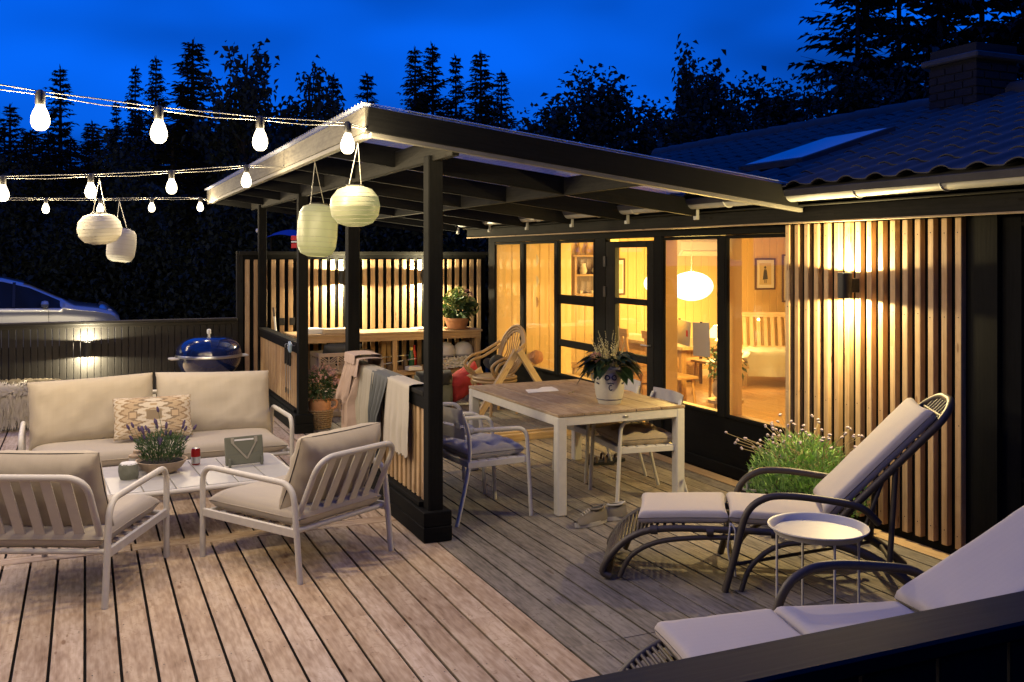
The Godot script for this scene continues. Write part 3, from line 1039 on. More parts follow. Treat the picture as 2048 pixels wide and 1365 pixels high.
func tile_mesh(w: float, l: float) -> ArrayMesh:
	var st := S()
	for layer in 2:
		var f := func(a: float, b: float) -> Vector3:
			var z := (a - 0.5) * w
			var hump := 0.028 * pow(maxf(0.0, cos(clampf((z + 0.055) / 0.075, -1, 1) * PI * 0.5)), 0.7)
			return Vector3(b * l, hump - layer * 0.008 + 0.004 * cos(z * 30.0), z)
		surf(st, f, 14, 1)
	var prev := Vector3.ZERO
	for i in 15:
		var z := (i / 14.0 - 0.5) * w
		var hump := 0.028 * pow(maxf(0.0, cos(clampf((z + 0.055) / 0.075, -1, 1) * PI * 0.5)), 0.7) + 0.004 * cos(z * 30.0)
		var p := Vector3(0, hump, z)
		if i > 0:
			fquad(st, prev, p, p - Vector3(0, 0.008, 0), prev - Vector3(0, 0.008, 0), Vector3(-1, 0, 0))
		prev = p
	return st.commit()

# ---------------------------------------------------------------- inside the house
func room():
	var r := structure("living_room")
	var f := 0.1
	var fl := Node3D.new()
	fl.name = "floor"
	r.add_child(fl)
	for k in 36:
		obj("floor_board", bx(Vector3(5.3 + 0.143 * k, f - 0.015, -9.05), Vector3(0.141, 0.03, 6.1), Basis(), 0.002), M.room_floor, fl)
	obj("floor_base", bx(Vector3(7.8, f - 0.1, -7.0), Vector3(5.4, 0.13, 11.0)), M.room_wood, r)
	obj("ceiling", bx(Vector3(7.8, 2.30, -7.0), Vector3(5.3, 0.06, 11.2)), M.room_white, r)
	for k in 5:
		obj("ceiling_beam", bx(Vector3(7.8, 2.235, -11.4 + 1.2 * k), Vector3(5.2, 0.09, 0.09)), M.room_white, r)
	for k in 37:
		obj("wall_board", bx(Vector3(5.27 + 0.141 * k, 1.19, -12.1), Vector3(0.136, 2.2, 0.02), Basis(), 0.005), M.room_panel, r)
	obj("wall_back", bx(Vector3(7.8, 1.19, -12.135), Vector3(5.3, 2.2, 0.04)), M.room_wood, r)
	obj("crown_moulding", bx(Vector3(7.8, 2.22, -12.06), Vector3(5.2, 0.07, 0.05)), M.room_white, r)
	obj("skirting", bx(Vector3(7.8, f + 0.05, -12.07), Vector3(5.2, 0.1, 0.03)), M.room_white, r)
	for k in 44:
		obj("wall_board", bx(Vector3(10.36, 1.19, -12.0 + 0.141 * k), Vector3(0.02, 2.2, 0.136), Basis(), 0.005), M.room_panel, r)
	obj("wall_rear", bx(Vector3(10.42, 1.19, -7.0), Vector3(0.08, 2.4, 11.0)), M.room_wood, r)
	obj("partition", bx(Vector3(7.8, 1.19, -5.95), Vector3(5.3, 2.3, 0.1)), M.room_panel, r)
	# two paper pendants
	for q in [[Vector3(5.66, 1.59, -8.28), 0.225, "large white paper pendant lamp glowing behind the widest windows", 5.2], [Vector3(7.05, 1.53, -11.02), 0.232, "white paper pendant lamp deeper in the room, half behind the door frame", 1.5]]:
		var p := thing("pendant_lamp", q[2], "lamp", q[0], 0.0, "paper pendant lamps in the room")
		var st := S()
		var prof := []
		for i in 13:
			var a := -PI / 2 + PI * i / 12.0
			prof.append(Vector2(maxf(0.03, cos(a) * q[1]), sin(a) * q[1] * 0.66))
		lathe(st, prof, 14)
		obj("lamp_shade", st, M.pendant_lamp_paper, p)
		obj("lamp_cord", tb([Vector3(0, 0.14, 0), Vector3(0, 2.27 - q[0].y, 0)], 0.004, 5), M.cord_pale, p)
		omni(p, Vector3.ZERO, Color(1, 0.83, 0.44), q[3], 0.16)
	# heat pump
	var ac := thing("air_conditioner", "white air conditioner high on the panelled room wall", "air conditioner", Vector3(8.35, 1.9, -12.08))
	var poly := PackedVector2Array([Vector2(0, 0), Vector2(0.13, 0.0), Vector2(0.2, 0.09), Vector2(0.2, 0.2), Vector2(0.17, 0.24), Vector2(0, 0.24)])
	var s := S()
	prism(s, poly, 0.82, Transform3D(Basis(Vector3(0, 0, 1), Vector3.UP, Vector3(1, 0, 0)), Vector3(-0.41, 0, 0)))
	obj("casing", s, M.white_plastic, ac)
	obj("flap", bx(Vector3(0, 0.035, 0.172), Vector3(0.74, 0.012, 0.09), Basis(Vector3.RIGHT, -0.9)), M.room_white, ac)
	# pictures
	for q in [[Vector3(9.61, 1.62, -12.07), 0.36, 0.46, "framed print of a standing figure in a dark dress on the panelled wall"], [Vector3(10.12, 1.55, -12.07), 0.34, 0.72, "tall brown-framed picture at the end of the panelled wall, beside the smaller print"], [Vector3(7.02, 1.6, -12.07), 0.16, 0.5, "narrow brown-framed picture seen through the door pane"]]:
		var p := thing("picture", q[3], "picture", q[0])
		var w: float = q[1]
		var hh: float = q[2]
		s = S()
		for e in [[Vector3(-w / 2, 0, 0), Vector3(0.025, hh + 0.025, 0.025)], [Vector3(w / 2, 0, 0), Vector3(0.025, hh + 0.025, 0.025)], [Vector3(0, hh / 2, 0), Vector3(w - 0.025, 0.025, 0.024)], [Vector3(0, -hh / 2, 0), Vector3(w - 0.025, 0.025, 0.024)]]:
			box(s, e[0], e[1])
		obj("frame", s, M.frame_brown, p)
		obj("mount", bx(Vector3(0, 0, -0.004), Vector3(w - 0.02, hh - 0.02, 0.008)), M.paper, p)
		obj("print", bx(Vector3(0, 0, 0.002), Vector3(w * 0.62, hh * 0.72, 0.006)), M.print_paper, p)
		if w > 0.35:
			s = S()
			prism(s, PackedVector2Array([Vector2(-0.05, -0.09), Vector2(0.045, -0.08), Vector2(0.03, 0.03), Vector2(0.02, 0.07), Vector2(-0.02, 0.075), Vector2(-0.035, 0.03)]), 0.002, Transform3D(Basis(), Vector3(0, 0, 0.0055)))
			lathe(s, [Vector2(0, 0.001), Vector2(0.022, 0.0005)], 10, Transform3D(Basis(Vector3.RIGHT, PI / 2), Vector3(-0.005, 0.1, 0.006)))
			box(s, Vector3(-0.012, -0.115, 0.0062), Vector3(0.012, 0.05, 0.001), Basis(), 0.0)
			box(s, Vector3(0.014, -0.115, 0.0062), Vector3(0.012, 0.05, 0.001), Basis(), 0.0)
			obj("figure", s, M.print_ink, p)
	# plates on the wall
	var labels := ["top china wall plate of the three in a column", "middle china wall plate of the three in a column", "bottom brown wall plate of the three in a column"]
	for k in 3:
		tagged("wall_plate", lt([Vector2(0, 0.012), Vector2(0.06, 0.012), Vector2(0.075, 0.02), Vector2(0.105, 0.028), Vector2(0.108, 0.022), Vector2(0.07, 0.004), Vector2(0, 0)], 24, Transform3D(Basis(Vector3.RIGHT, PI / 2), Vector3.ZERO)), M.plate_china if k < 2 else M.room_wood, labels[k], "plate", Vector3(5.63, 1.84 - 0.29 * k, -12.09), 0.0, "wall plates")
	# corner cupboard with crockery
	var cb := thing("wall_cabinet", "pine wall cabinet with crockery shelves beyond the casement window", "cabinet", Vector3(6.5, 1.36, -12.08))
	for e in [[Vector3(-0.29, 0.27, 0.11), Vector3(0.03, 0.54, 0.2)], [Vector3(0.29, 0.27, 0.11), Vector3(0.03, 0.54, 0.2)]]:
		obj("side_panel", bx(e[0], e[1]), M.room_wood, cb)
	for y in [0.0, 0.27, 0.54]:
		obj("shelf", bx(Vector3(0, y, 0.11), Vector3(0.55 if y < 0.5 else 0.66, 0.025, 0.2)), M.room_wood, cb)
	obj("back_panel", bx(Vector3(0, 0.27, 0.012), Vector3(0.55, 0.51, 0.012)), M.frame_brown, cb)
	var jug := [Vector2(0, 0), Vector2(0.04, 0), Vector2(0.058, 0.05), Vector2(0.04, 0.1), Vector2(0.032, 0.13), Vector2(0.038, 0.15), Vector2(0, 0.14)]
	tagged("jug", lt(jug, 14), M.plate_china, "pale china jug on the upper cabinet shelf", "jug", Vector3(6.38, 1.643, -11.97))
	tagged("teapot", lt([Vector2(0, 0), Vector2(0.05, 0), Vector2(0.082, 0.04), Vector2(0.07, 0.085), Vector2(0.02, 0.105), Vector2(0.012, 0.125), Vector2(0, 0.128)], 14), M.plate_china, "round pale teapot on the upper cabinet shelf", "teapot", Vector3(6.6, 1.643, -11.97))
	for k in 2:
		tagged("cup", lt([Vector2(0, 0), Vector2(0.02, 0), Vector2(0.026, 0.04), Vector2(0.023, 0.04), Vector2(0.0, 0.01)], 10), M.plate_china, "small cup on the lower cabinet shelf", "cup", Vector3(6.34 + 0.18 * k, 1.373, -11.97), 0.0, "cups on the cabinet shelf")
	# bottles and candlesticks on top of the cabinet
	for k in 4:
		tagged("bottle", lt([Vector2(0, 0), Vector2(0.03, 0), Vector2(0.03, 0.1), Vector2(0.01, 0.14), Vector2(0.012, 0.2 + 0.03 * (k % 2)), Vector2(0, 0.2 + 0.03 * (k % 2))], 10), M.room_wood, "small brown bottle on top of the wall cabinet", "bottle", Vector3(6.3 + 0.13 * k, 1.913, -11.96), 0.0, "bottles on the wall cabinet")
	# long dining table and bench below the far lamp
	var tb_ := thing("indoor_table", "long pine table standing in the lit room", "table", Vector3(6.75, f, -10.3))
	obj("table_top", bx(Vector3(0, 0.72, 0), Vector3(0.85, 0.04, 1.7)), M.room_wood_pale, tb_)
	obj("apron", bx(Vector3(0, 0.65, 0), Vector3(0.72, 0.09, 1.5)), M.room_wood, tb_)
	for e in [[-1, -1], [1, -1], [-1, 1], [1, 1]]:
		obj("leg", bx(Vector3(e[0] * 0.34, 0.35, e[1] * 0.74), Vector3(0.07, 0.7, 0.07)), M.room_wood, tb_)
	var chair := thing("wooden_chair", "pine chair with heart cut-outs in its back by the plain window", "chair", Vector3(5.75, f, -10.75), -1.9, "pine chairs in the room")
	wooden_chair(chair)
	dup(chair, Vector3(6.05, f, -10.0), PI / 2, "pine chair tucked under the long table, behind the casement window")
	dup(chair, Vector3(6.1, f, -9.3), PI / 2, "pine chair standing behind the glazed door's lower pane")
	dup(chair, Vector3(7.45, f, -10.4), -PI / 2, "pine chair on the far side of the long indoor table")
	# bench with drawers seen through the door
	var ch := thing("chest", "long orange pine chest bench against the panelled wall", "chest", Vector3(7.35, f, -11.8))
	obj("body", bx(Vector3(0, 0.28, 0), Vector3(1.5, 0.52, 0.42)), M.room_wood, ch)
	obj("lid", bx(Vector3(0, 0.56, 0.01), Vector3(1.54, 0.03, 0.46)), M.room_wood_pale, ch)
	tagged("folded_blanket", cushion(0.5, 0.32, 0.12, Transform3D(Basis(Vector3.RIGHT, PI / 2), Vector3.ZERO), 8), M.white_cloth, "folded white blanket on the pine chest", "blanket", Vector3(6.95, f + 0.65, -11.75))
	# futon bench
	var fb := thing("futon_bench", "slatted pine futon bench draped with a pale cover", "bench", Vector3(9.15, f, -10.9), -0.55)
	for k in 9:
		obj("back_slat", bx(Vector3(-0.62 + 0.1 * k, 0.7, -0.36), Vector3(0.055, 0.5, 0.02), Basis(Vector3.RIGHT, -0.3)), M.room_wood_pale, fb)
	for y in [0.46, 0.94]:
		obj("back_rail", bx(Vector3(-0.22, y, -0.36 - (y - 0.7) * 0.3), Vector3(0.95, 0.07, 0.04), Basis(Vector3.RIGHT, -0.3)), M.room_wood_pale, fb)
	obj("seat_frame", bx(Vector3(0, 0.28, 0.05), Vector3(1.5, 0.07, 0.8)), M.room_wood_pale, fb)
	for e in [[-0.7, -0.3], [0.7, -0.3], [-0.7, 0.4], [0.7, 0.4]]:
		obj("leg", bx(Vector3(e[0], 0.14, e[1]), Vector3(0.06, 0.28, 0.06)), M.room_wood_pale, fb)
	obj("mattress", cushion(1.5, 0.82, 0.16, Transform3D(Basis(Vector3.RIGHT, PI / 2), Vector3(0, 0.39, 0.05)), 4, 9.0), M.white_cloth, fb)
	var n := FastNoiseLite.new()
	n.frequency = 2.2
	s = S()
	surf(s, func(a: float, b: float) -> Vector3:
		var x := (a - 0.5) * 1.3
		var over := maxf(0.0, b - 0.55) / 0.45
		var z := lerpf(-0.2, 0.5, minf(1.0, b / 0.55)) + 0.06 * n.get_noise_2d(x * 2.0, 4.0) * over
		return Vector3(x + 0.05 * n.get_noise_2d(b * 3.0, x), 0.485 - over * 0.34 + 0.03 * n.get_noise_2d(x * 3.0, b * 3.0) * (1.0 - over), z + 0.03 * over * sin(x * 17.0)), 30, 16)
	obj("cover", s, M.white_cloth, fb)
	tagged("futon_pillow", cushion(0.48, 0.48, 0.16, Transform3D(Basis(Vector3.RIGHT, -0.35), Vector3.ZERO), 14), M.sand_cloth, "pale square pillow leaning on the futon bench", "pillow", Vector3(9.5, f + 0.74, -11.0), -0.55)
	tagged("patterned_pillow", cushion(0.4, 0.4, 0.14, Transform3D(Basis(Vector3.RIGHT, -0.35), Vector3.ZERO), 15), M.tan_cushion, "tan pillow at the far end of the futon bench", "pillow", Vector3(9.85, f + 0.72, -10.75), -0.75)
	# side table and table lamp
	var sd := thing("side_table", "dark little side table carrying the lit table lamp", "table", Vector3(8.1, f, -11.2))
	obj("table_top", bx(Vector3(0, 0.48, 0), Vector3(0.42, 0.03, 0.42)), M.room_wood, sd)
	for e in [[-1, -1], [1, -1], [-1, 1], [1, 1]]:
		obj("leg", bx(Vector3(e[0] * 0.17, 0.235, e[1] * 0.17), Vector3(0.035, 0.47, 0.035)), M.frame_brown, sd)
	var tl := thing("table_lamp", "table lamp with cone shade glowing beside the futon bench", "lamp", Vector3(8.1, f + 0.495, -11.2))
	obj("lamp_base", lt([Vector2(0, 0), Vector2(0.07, 0), Vector2(0.075, 0.06), Vector2(0.03, 0.14), Vector2(0.012, 0.2), Vector2(0, 0.2)], 14), M.plate_china, tl)
	obj("lamp_shade", lt([Vector2(0.2, 0.17), Vector2(0.06, 0.33)], 18), M.lamp_shade_paper, tl)
	omni(tl, Vector3(0, 0.24, 0), Color(1, 0.78, 0.45), 1.6, 0.04)
	# houseplant by the window
	var stl := thing("plant_stool", "low pale stool under a potted plant inside the window", "stool", Vector3(5.6, f, -7.62))
	obj("seat", lt([Vector2(0, 0.4), Vector2(0.17, 0.4), Vector2(0.17, 0.43), Vector2(0, 0.43)], 18), M.room_wood_pale, stl)
	for k in 3:
		obj("leg", tb([Vector3(cos(k * 2.1) * 0.1, 0.4, sin(k * 2.1) * 0.1), Vector3(cos(k * 2.1) * 0.16, 0, sin(k * 2.1) * 0.16)], 0.016, 6), M.room_wood_pale, stl)
	var hp := thing("houseplant", "leafy houseplant in a clay pot on a stool inside the window", "plant", Vector3(5.6, f + 0.43, -7.62))
	obj("pot", lt([Vector2(0, 0), Vector2(0.08, 0), Vector2(0.12, 0.05), Vector2(0.13, 0.13), Vector2(0.1, 0.18), Vector2(0.11, 0.2), Vector2(0.095, 0.2), Vector2(0.09, 0.17), Vector2(0, 0.17)], 18), M.pale_clay, hp)
	obj("leaves", leafy(Vector3(0, 0.34, 0), Vector3(0.17, 0.17, 0.17), 260, 0.065, 0.03, 3), M.leaf_green, hp)
	# sheets hung on the inside of the glass
	var q1 := thing("hung_sheet", "grey sheet of card clipped up inside the window, with a small red mark", "paper", Vector3(5.32, 1.16, -7.98))
	obj("sheet", bx(Vector3.ZERO, Vector3(0.006, 0.24, 0.36), Basis(Vector3.RIGHT, 0.1)), M.grey_sheet, q1)
	obj("clip", bx(Vector3(0, 0.122, 0), Vector3(0.012, 0.015, 0.03)), M.black_metal, q1)
	obj("red_mark", bx(Vector3(-0.0045, -0.01, 0.13), Vector3(0.002, 0.06, 0.03)), M.flag_red, q1)
	var q2 := thing("hung_sheet", "narrow grey sheet of card clipped up inside the window, above the houseplant", "paper", Vector3(5.32, 1.11, -7.62))
	obj("sheet", bx(Vector3.ZERO, Vector3(0.006, 0.32, 0.27), Basis(Vector3.RIGHT, -0.04)), M.grey_sheet, q2)
	obj("clip", bx(Vector3(0, 0.162, 0), Vector3(0.012, 0.015, 0.03)), M.black_metal, q2)
	for q in [Vector3(5.32, 1.7, -7.98), Vector3(5.32, 1.72, -7.62)]:
		pass
	tagged("orange_pot", lt([Vector2(0, 0), Vector2(0.05, 0.0), Vector2(0.09, 0.06), Vector2(0.08, 0.12), Vector2(0.04, 0.15), Vector2(0.045, 0.17), Vector2(0, 0.16)], 16, Transform3D(Basis(Vector3(0, 0, 1), 1.2), Vector3.ZERO)), M.terracotta, "round terracotta jar lying on the window sill", "jar", Vector3(5.25, 0.6, -11.0), 0.4)
	# curtain in the next room
	s = S()
	surf(s, func(a: float, b: float) -> Vector3: return Vector3(5.32 + 0.035 * sin(a * 40.0) * (0.4 + 0.6 * b), lerpf(2.08, 0.95, b), -3.95 + 0.4 * a * (1.0 - 0.5 * sin(b * PI))), 40, 10)
	tagged("curtain", s, M.curtain, "pale curtain tied back in the dark window past the cladding", "curtain")

func wooden_chair(t: Node3D):
	obj("seat", bx(Vector3(0, 0.43, 0), Vector3(0.42, 0.03, 0.42)), M.room_wood, t)
	for e in [[-1, -1], [1, -1], [-1, 1], [1, 1]]:
		obj("leg", tb([Vector3(e[0] * 0.16, 0.42, e[1] * 0.16), Vector3(e[0] * 0.19, 0, e[1] * 0.19)], 0.018, 6), M.room_wood, t)
	for x in [-0.17, -0.06, 0.06, 0.17]:
		obj("back_slat", bx(Vector3(x, 0.66, -0.22), Vector3(0.05, 0.46, 0.02), Basis(Vector3.RIGHT, -0.14)), M.room_wood, t)
	obj("top_rail", bx(Vector3(0, 0.9, -0.255), Vector3(0.46, 0.09, 0.025), Basis(Vector3.RIGHT, -0.14)), M.room_wood, t)

# leaves spread through an ellipsoid, pointing outwards
func leafy(c: Vector3, r: Vector3, n: int, l: float, w: float, seed: int, droop := 0.3) -> SurfaceTool:
	var st := S()
	for i in n:
		var d := rdir()
		var p := c + d * r * pow(rng.randf(), 0.4)
		var o := (d + rdir() * 0.7 + Vector3.UP * 0.2).normalized()
		var k := rng.randf_range(0.6, 1.2)
		leaf(st, p, o, (Vector3.UP + rdir() * 0.5).normalized(), l * k, w * k, droop)
	return st

# ---------------------------------------------------------------- pergola
func ry(x: float) -> float:
	return 2.80 - 0.12 * (x - 1.58)

func pergola():
	var t := thing("pergola", "black timber pergola with corrugated clear roof leaning towards the house", "pergola")
	var px := 2.14
	for z in [-6.155, -8.3, -10.43, -13.02]:
		obj("post", bx(Vector3(px, 1.28, z), Vector3(0.104, 2.58, 0.11), Basis(), 0.006), M.black_wood, t)
	for z in [-6.155, -10.43]:
		var b := obj("post_base", bx(Vector3(px, 0.052, z), Vector3(0.2, 0.1, 0.2), Basis(), 0.005), M.black_wood, t)
		obj("base_board", bx(Vector3(px, 0.153, z), Vector3(0.196, 0.098, 0.196), Basis(), 0.005), M.black_wood, b)
	obj("beam", bx(Vector3(px, 2.605, -9.75), Vector3(0.05, 0.145, 8.05), Basis(), 0.004), M.black_wood_worn, t)
	obj("beam", bx(Vector3(3.55, 2.46, -9.85), Vector3(0.05, 0.14, 8.2), Basis(), 0.004), M.black_wood_worn, t)
	for k in 7:
		var z := -6.97 - 1.165 * k
		if k == 6:
			z = -13.95
		var s := S()
		var a := Vector3(1.6, ry(1.6) - 0.1, z)
		var b := Vector3(4.8, ry(4.8) - 0.1, z)
		bar(s, a, b, 0.045, 0.145)
		var r := obj("rafter", s, M.black_wood, t)
		obj("rafter_strap", bx(Vector3(4.815, 2.255, z), Vector3(0.03, 0.09, 0.05)), M.zinc, r)
	# fascia boards on three sides, each a board over a thinner strip
	var s := S()
	bar(s, Vector3(1.56, ry(1.56) - 0.075, -5.7), Vector3(4.9, ry(4.9) - 0.075, -5.7), 0.03, 0.15)
	var f := obj("fascia_board", s, M.black_wood, t)
	s = S()
	bar(s, Vector3(1.58, ry(1.58) - 0.165, -5.715), Vector3(4.88, ry(4.88) - 0.165, -5.715), 0.05, 0.03)
	obj("drip_strip", s, M.grey_trim, f)
	s = S()
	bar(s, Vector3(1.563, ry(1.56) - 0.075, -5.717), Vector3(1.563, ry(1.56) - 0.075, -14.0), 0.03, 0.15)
	f = obj("fascia_board", s, M.bulb_lit_board, t)
	s = S()
	bar(s, Vector3(1.573, ry(1.58) - 0.168, -5.75), Vector3(1.573, ry(1.58) - 0.168, -13.98), 0.05, 0.032)
	obj("drip_strip", s, M.grey_trim, f)
	s = S()
	bar(s, Vector3(1.58, ry(1.58) - 0.075, -14.015), Vector3(4.9, ry(4.9) - 0.075, -14.015), 0.03, 0.15)
	obj("fascia_board", s, M.black_wood_worn, t)
	# corrugated sheets laid side by side
	for k in 8:
		var z0 := -5.67 - 1.046 * k
		s = S()
		surf(s, func(a: float, b: float) -> Vector3:
			var x := lerpf(1.52, 4.86, b)
			return Vector3(x, ry(x) + 0.014 + 0.002 * (k % 2) + 0.009 * sin(a * 14.0 * TAU), z0 - 1.07 * a), 112, 1)
		obj("roof_sheet", s, M.roof_sheet, t)
	divider(-6.22, -8.24, 0.98, "low pine-slatted divider with black rails, hung with throws", 19)
	divider(-10.5, -12.95, 0.96, "low pine-slatted divider with black rails beside the grill", 23)

func divider(z0: float, z1: float, y: float, label: String, n: int):
	var d := thing("divider", label, "divider", Vector3(2.14, 0, (z0 + z1) * 0.5), 0.0, "low slatted dividers of the pergola")
	var l := z0 - z1
	obj("cap_rail", bx(Vector3(0, y - 0.015, 0), Vector3(0.105, 0.03, l)), M.black_wood_worn, d)
	obj("top_rail", bx(Vector3(-0.03, y - 0.075, 0), Vector3(0.03, 0.088, l)), M.black_wood, d)
	obj("bottom_rail", bx(Vector3(-0.035, 0.222, 0), Vector3(0.09, 0.03, l)), M.black_wood, d)
	for q in 2:
		obj("base_board", bx(Vector3(-0.081 - 0.002 * q, 0.153 - 0.1 * q, 0), Vector3(0.03, 0.098, l - 0.04)), M.black_wood, d)
		obj("base_board", bx(Vector3(0.081, 0.153 - 0.1 * q, 0), Vector3(0.03, 0.098, l - 0.04)), M.black_wood, d)
	for k in n:
		var z := -l * 0.5 + l * (k + 0.5) / n
		obj("slat", bx(Vector3(-0.02, (y - 0.12 + 0.237) * 0.5, z), Vector3(0.032, y - 0.12 - 0.237, 0.054)), M["pine_slat_%d" % rng.randi_range(0, 3)], d)
	obj("inner_panel", bx(Vector3(0.03, (y + 0.2) * 0.5, 0), Vector3(0.02, y - 0.28, l - 0.02)), M.black_wood, d)

func sconce(label: String, at: Vector3, out: Vector3, col: Color, e: float, led: Material):
	var t := thing("wall_sconce", label, "wall lamp", at, 0.0, "up-and-down wall lamps")
	var c := out * 0.105
	obj("housing", lt([Vector2(0.046, -0.085), Vector2(0.05, -0.09), Vector2(0.05, 0.09), Vector2(0.046, 0.085), Vector2(0.044, 0.06), Vector2(0.0, 0.06), Vector2(0.0, -0.06), Vector2(0.044, -0.06), Vector2(0.046, -0.085)], 20, Transform3D(Basis(), c)), M.black_metal, t)
	obj("bracket", bx(out * 0.028, Vector3(0.06, 0.1, 0.06)), M.black_metal, t)
	for s in [-1.0, 1.0]:
		obj("lamp_lens", lt([Vector2(0, 0.012 * s), Vector2(0.03, 0.009 * s), Vector2(0.042, 0.0)], 16, Transform3D(Basis(), c + Vector3(0, 0.068 * s, 0))), led, t)
		spot(t, c + Vector3(0, 0.088 * s, 0), Vector3(0, s, 0), col, e, 88.0, 0.022, 0.06)

# ---------------------------------------------------------------- fences
func fences():
	# tall slatted screen behind the workbench
	var t := thing("screen_fence", "tall black-framed screen fence of upright pine slats behind the workbench", "fence", Vector3(0, 0, -13.1))
	obj("end_post", bx(Vector3(1.86, 0.95, 0), Vector3(0.08, 2.02, 0.09)), M.black_wood_worn, t)
	obj("top_rail", bx(Vector3(3.63, 1.935, 0.0), Vector3(3.56, 0.05, 0.12)), M.black_wood_worn, t)
	obj("upper_board", bx(Vector3(3.63, 1.87, 0.01), Vector3(3.46, 0.08, 0.03)), M.black_wood, t)
	obj("bottom_rail", bx(Vector3(3.63, 0.06, 0), Vector3(3.46, 0.12, 0.05)), M.black_wood, t)
	obj("middle_rail", bx(Vector3(3.63, 0.86, -0.012), Vector3(3.46, 0.06, 0.03)), M.black_wood, t)
	for k in 30:
		var x := 1.955 + 0.1135 * k
		if absf(x - 2.115) < 0.03:
			continue
		obj("slat", bx(Vector3(x, 0.97, 0.025), Vector3(0.06, 1.76, 0.028)), M["pine_slat_%d" % rng.randi_range(0, 3)], t)
	for k in 24:
		obj("rear_board", bx(Vector3(1.97 + 0.145 * k, 0.96, -0.045), Vector3(0.14, 1.86, 0.02)), M.black_wood, t)
	for x in [2.42, 2.56]:
		obj("bracket", bx(Vector3(x - 0.02, 1.02, 0.048), Vector3(0.07, 0.1, 0.02)), M.black_metal, t)
	# low board fence along the drive
	var l := thing("board_fence", "low dark fence of upright boards with a flat cap rail, behind the sofa", "fence", Vector3(0, 0, -13.02))
	for k in 62:
		obj("board", bx(Vector3(1.79 - 0.0785 * k, 0.52, rng.randf_range(-0.002, 0.002)), Vector3(0.073, 1.04, 0.02)), M.fence_board, l)
	obj("cap_rail", bx(Vector3(-0.62, 1.075, 0.01), Vector3(4.87, 0.035, 0.15), Basis(), 0.006), M.fence_board, l)
	obj("upper_rail", bx(Vector3(-0.62, 1.035, 0.018), Vector3(4.87, 0.045, 0.02)), M.fence_board, l)
	obj("rear_rail", bx(Vector3(-0.62, 0.5, -0.03), Vector3(4.87, 0.09, 0.035)), M.fence_board, l)
	sconce("black wall lamp shining up and down the pine cladding of the house", Vector3(WX - 0.062, 1.69, -5.285), Vector3(-1, 0, 0), Color(1, 0.89, 0.62), 3.6, M.lamp_led)
	sconce("black wall lamp on the screen fence, half hidden by the throw-covered post", Vector3(3.2, 1.605, -13.06), Vector3(0, 0, 1), Color(1, 0.93, 0.74), 3.2, M.led_white)
	sconce("black wall lamp on the screen fence nearest the flower pot", Vector3(4.38, 1.6, -13.06), Vector3(0, 0, 1), Color(1, 0.93, 0.74), 3.2, M.led_white)
	sconce("small wall lamp shining up and down the low dark fence", Vector3(0.02, 0.755, -13.008), Vector3(0, 0, 1), Color(1, 0.95, 0.8), 3.2, M.led_white)
	# handrail close by
	var h := thing("handrail_fence", "dark flat-topped handrail fence at the near edge of the terrace", "fence", Vector3(1.2, 0, -1.55))
	obj("cap_rail", bx(Vector3(0, 1.08, 0.0), Vector3(5.0, 0.04, 0.145), Basis(), 0.006), M.rail_wood, h)
	for k in 24:
		obj("board", bx(Vector3(-2.4 + 0.21 * k, 0.53, 0.05), Vector3(0.2, 1.06, 0.022)), M.rail_wood, h)
	for x in [-2.4, -0.6, 1.2, 2.4]:
		obj("post", bx(Vector3(x, 0.52, -0.005), Vector3(0.08, 1.07, 0.08)), M.rail_wood, h)

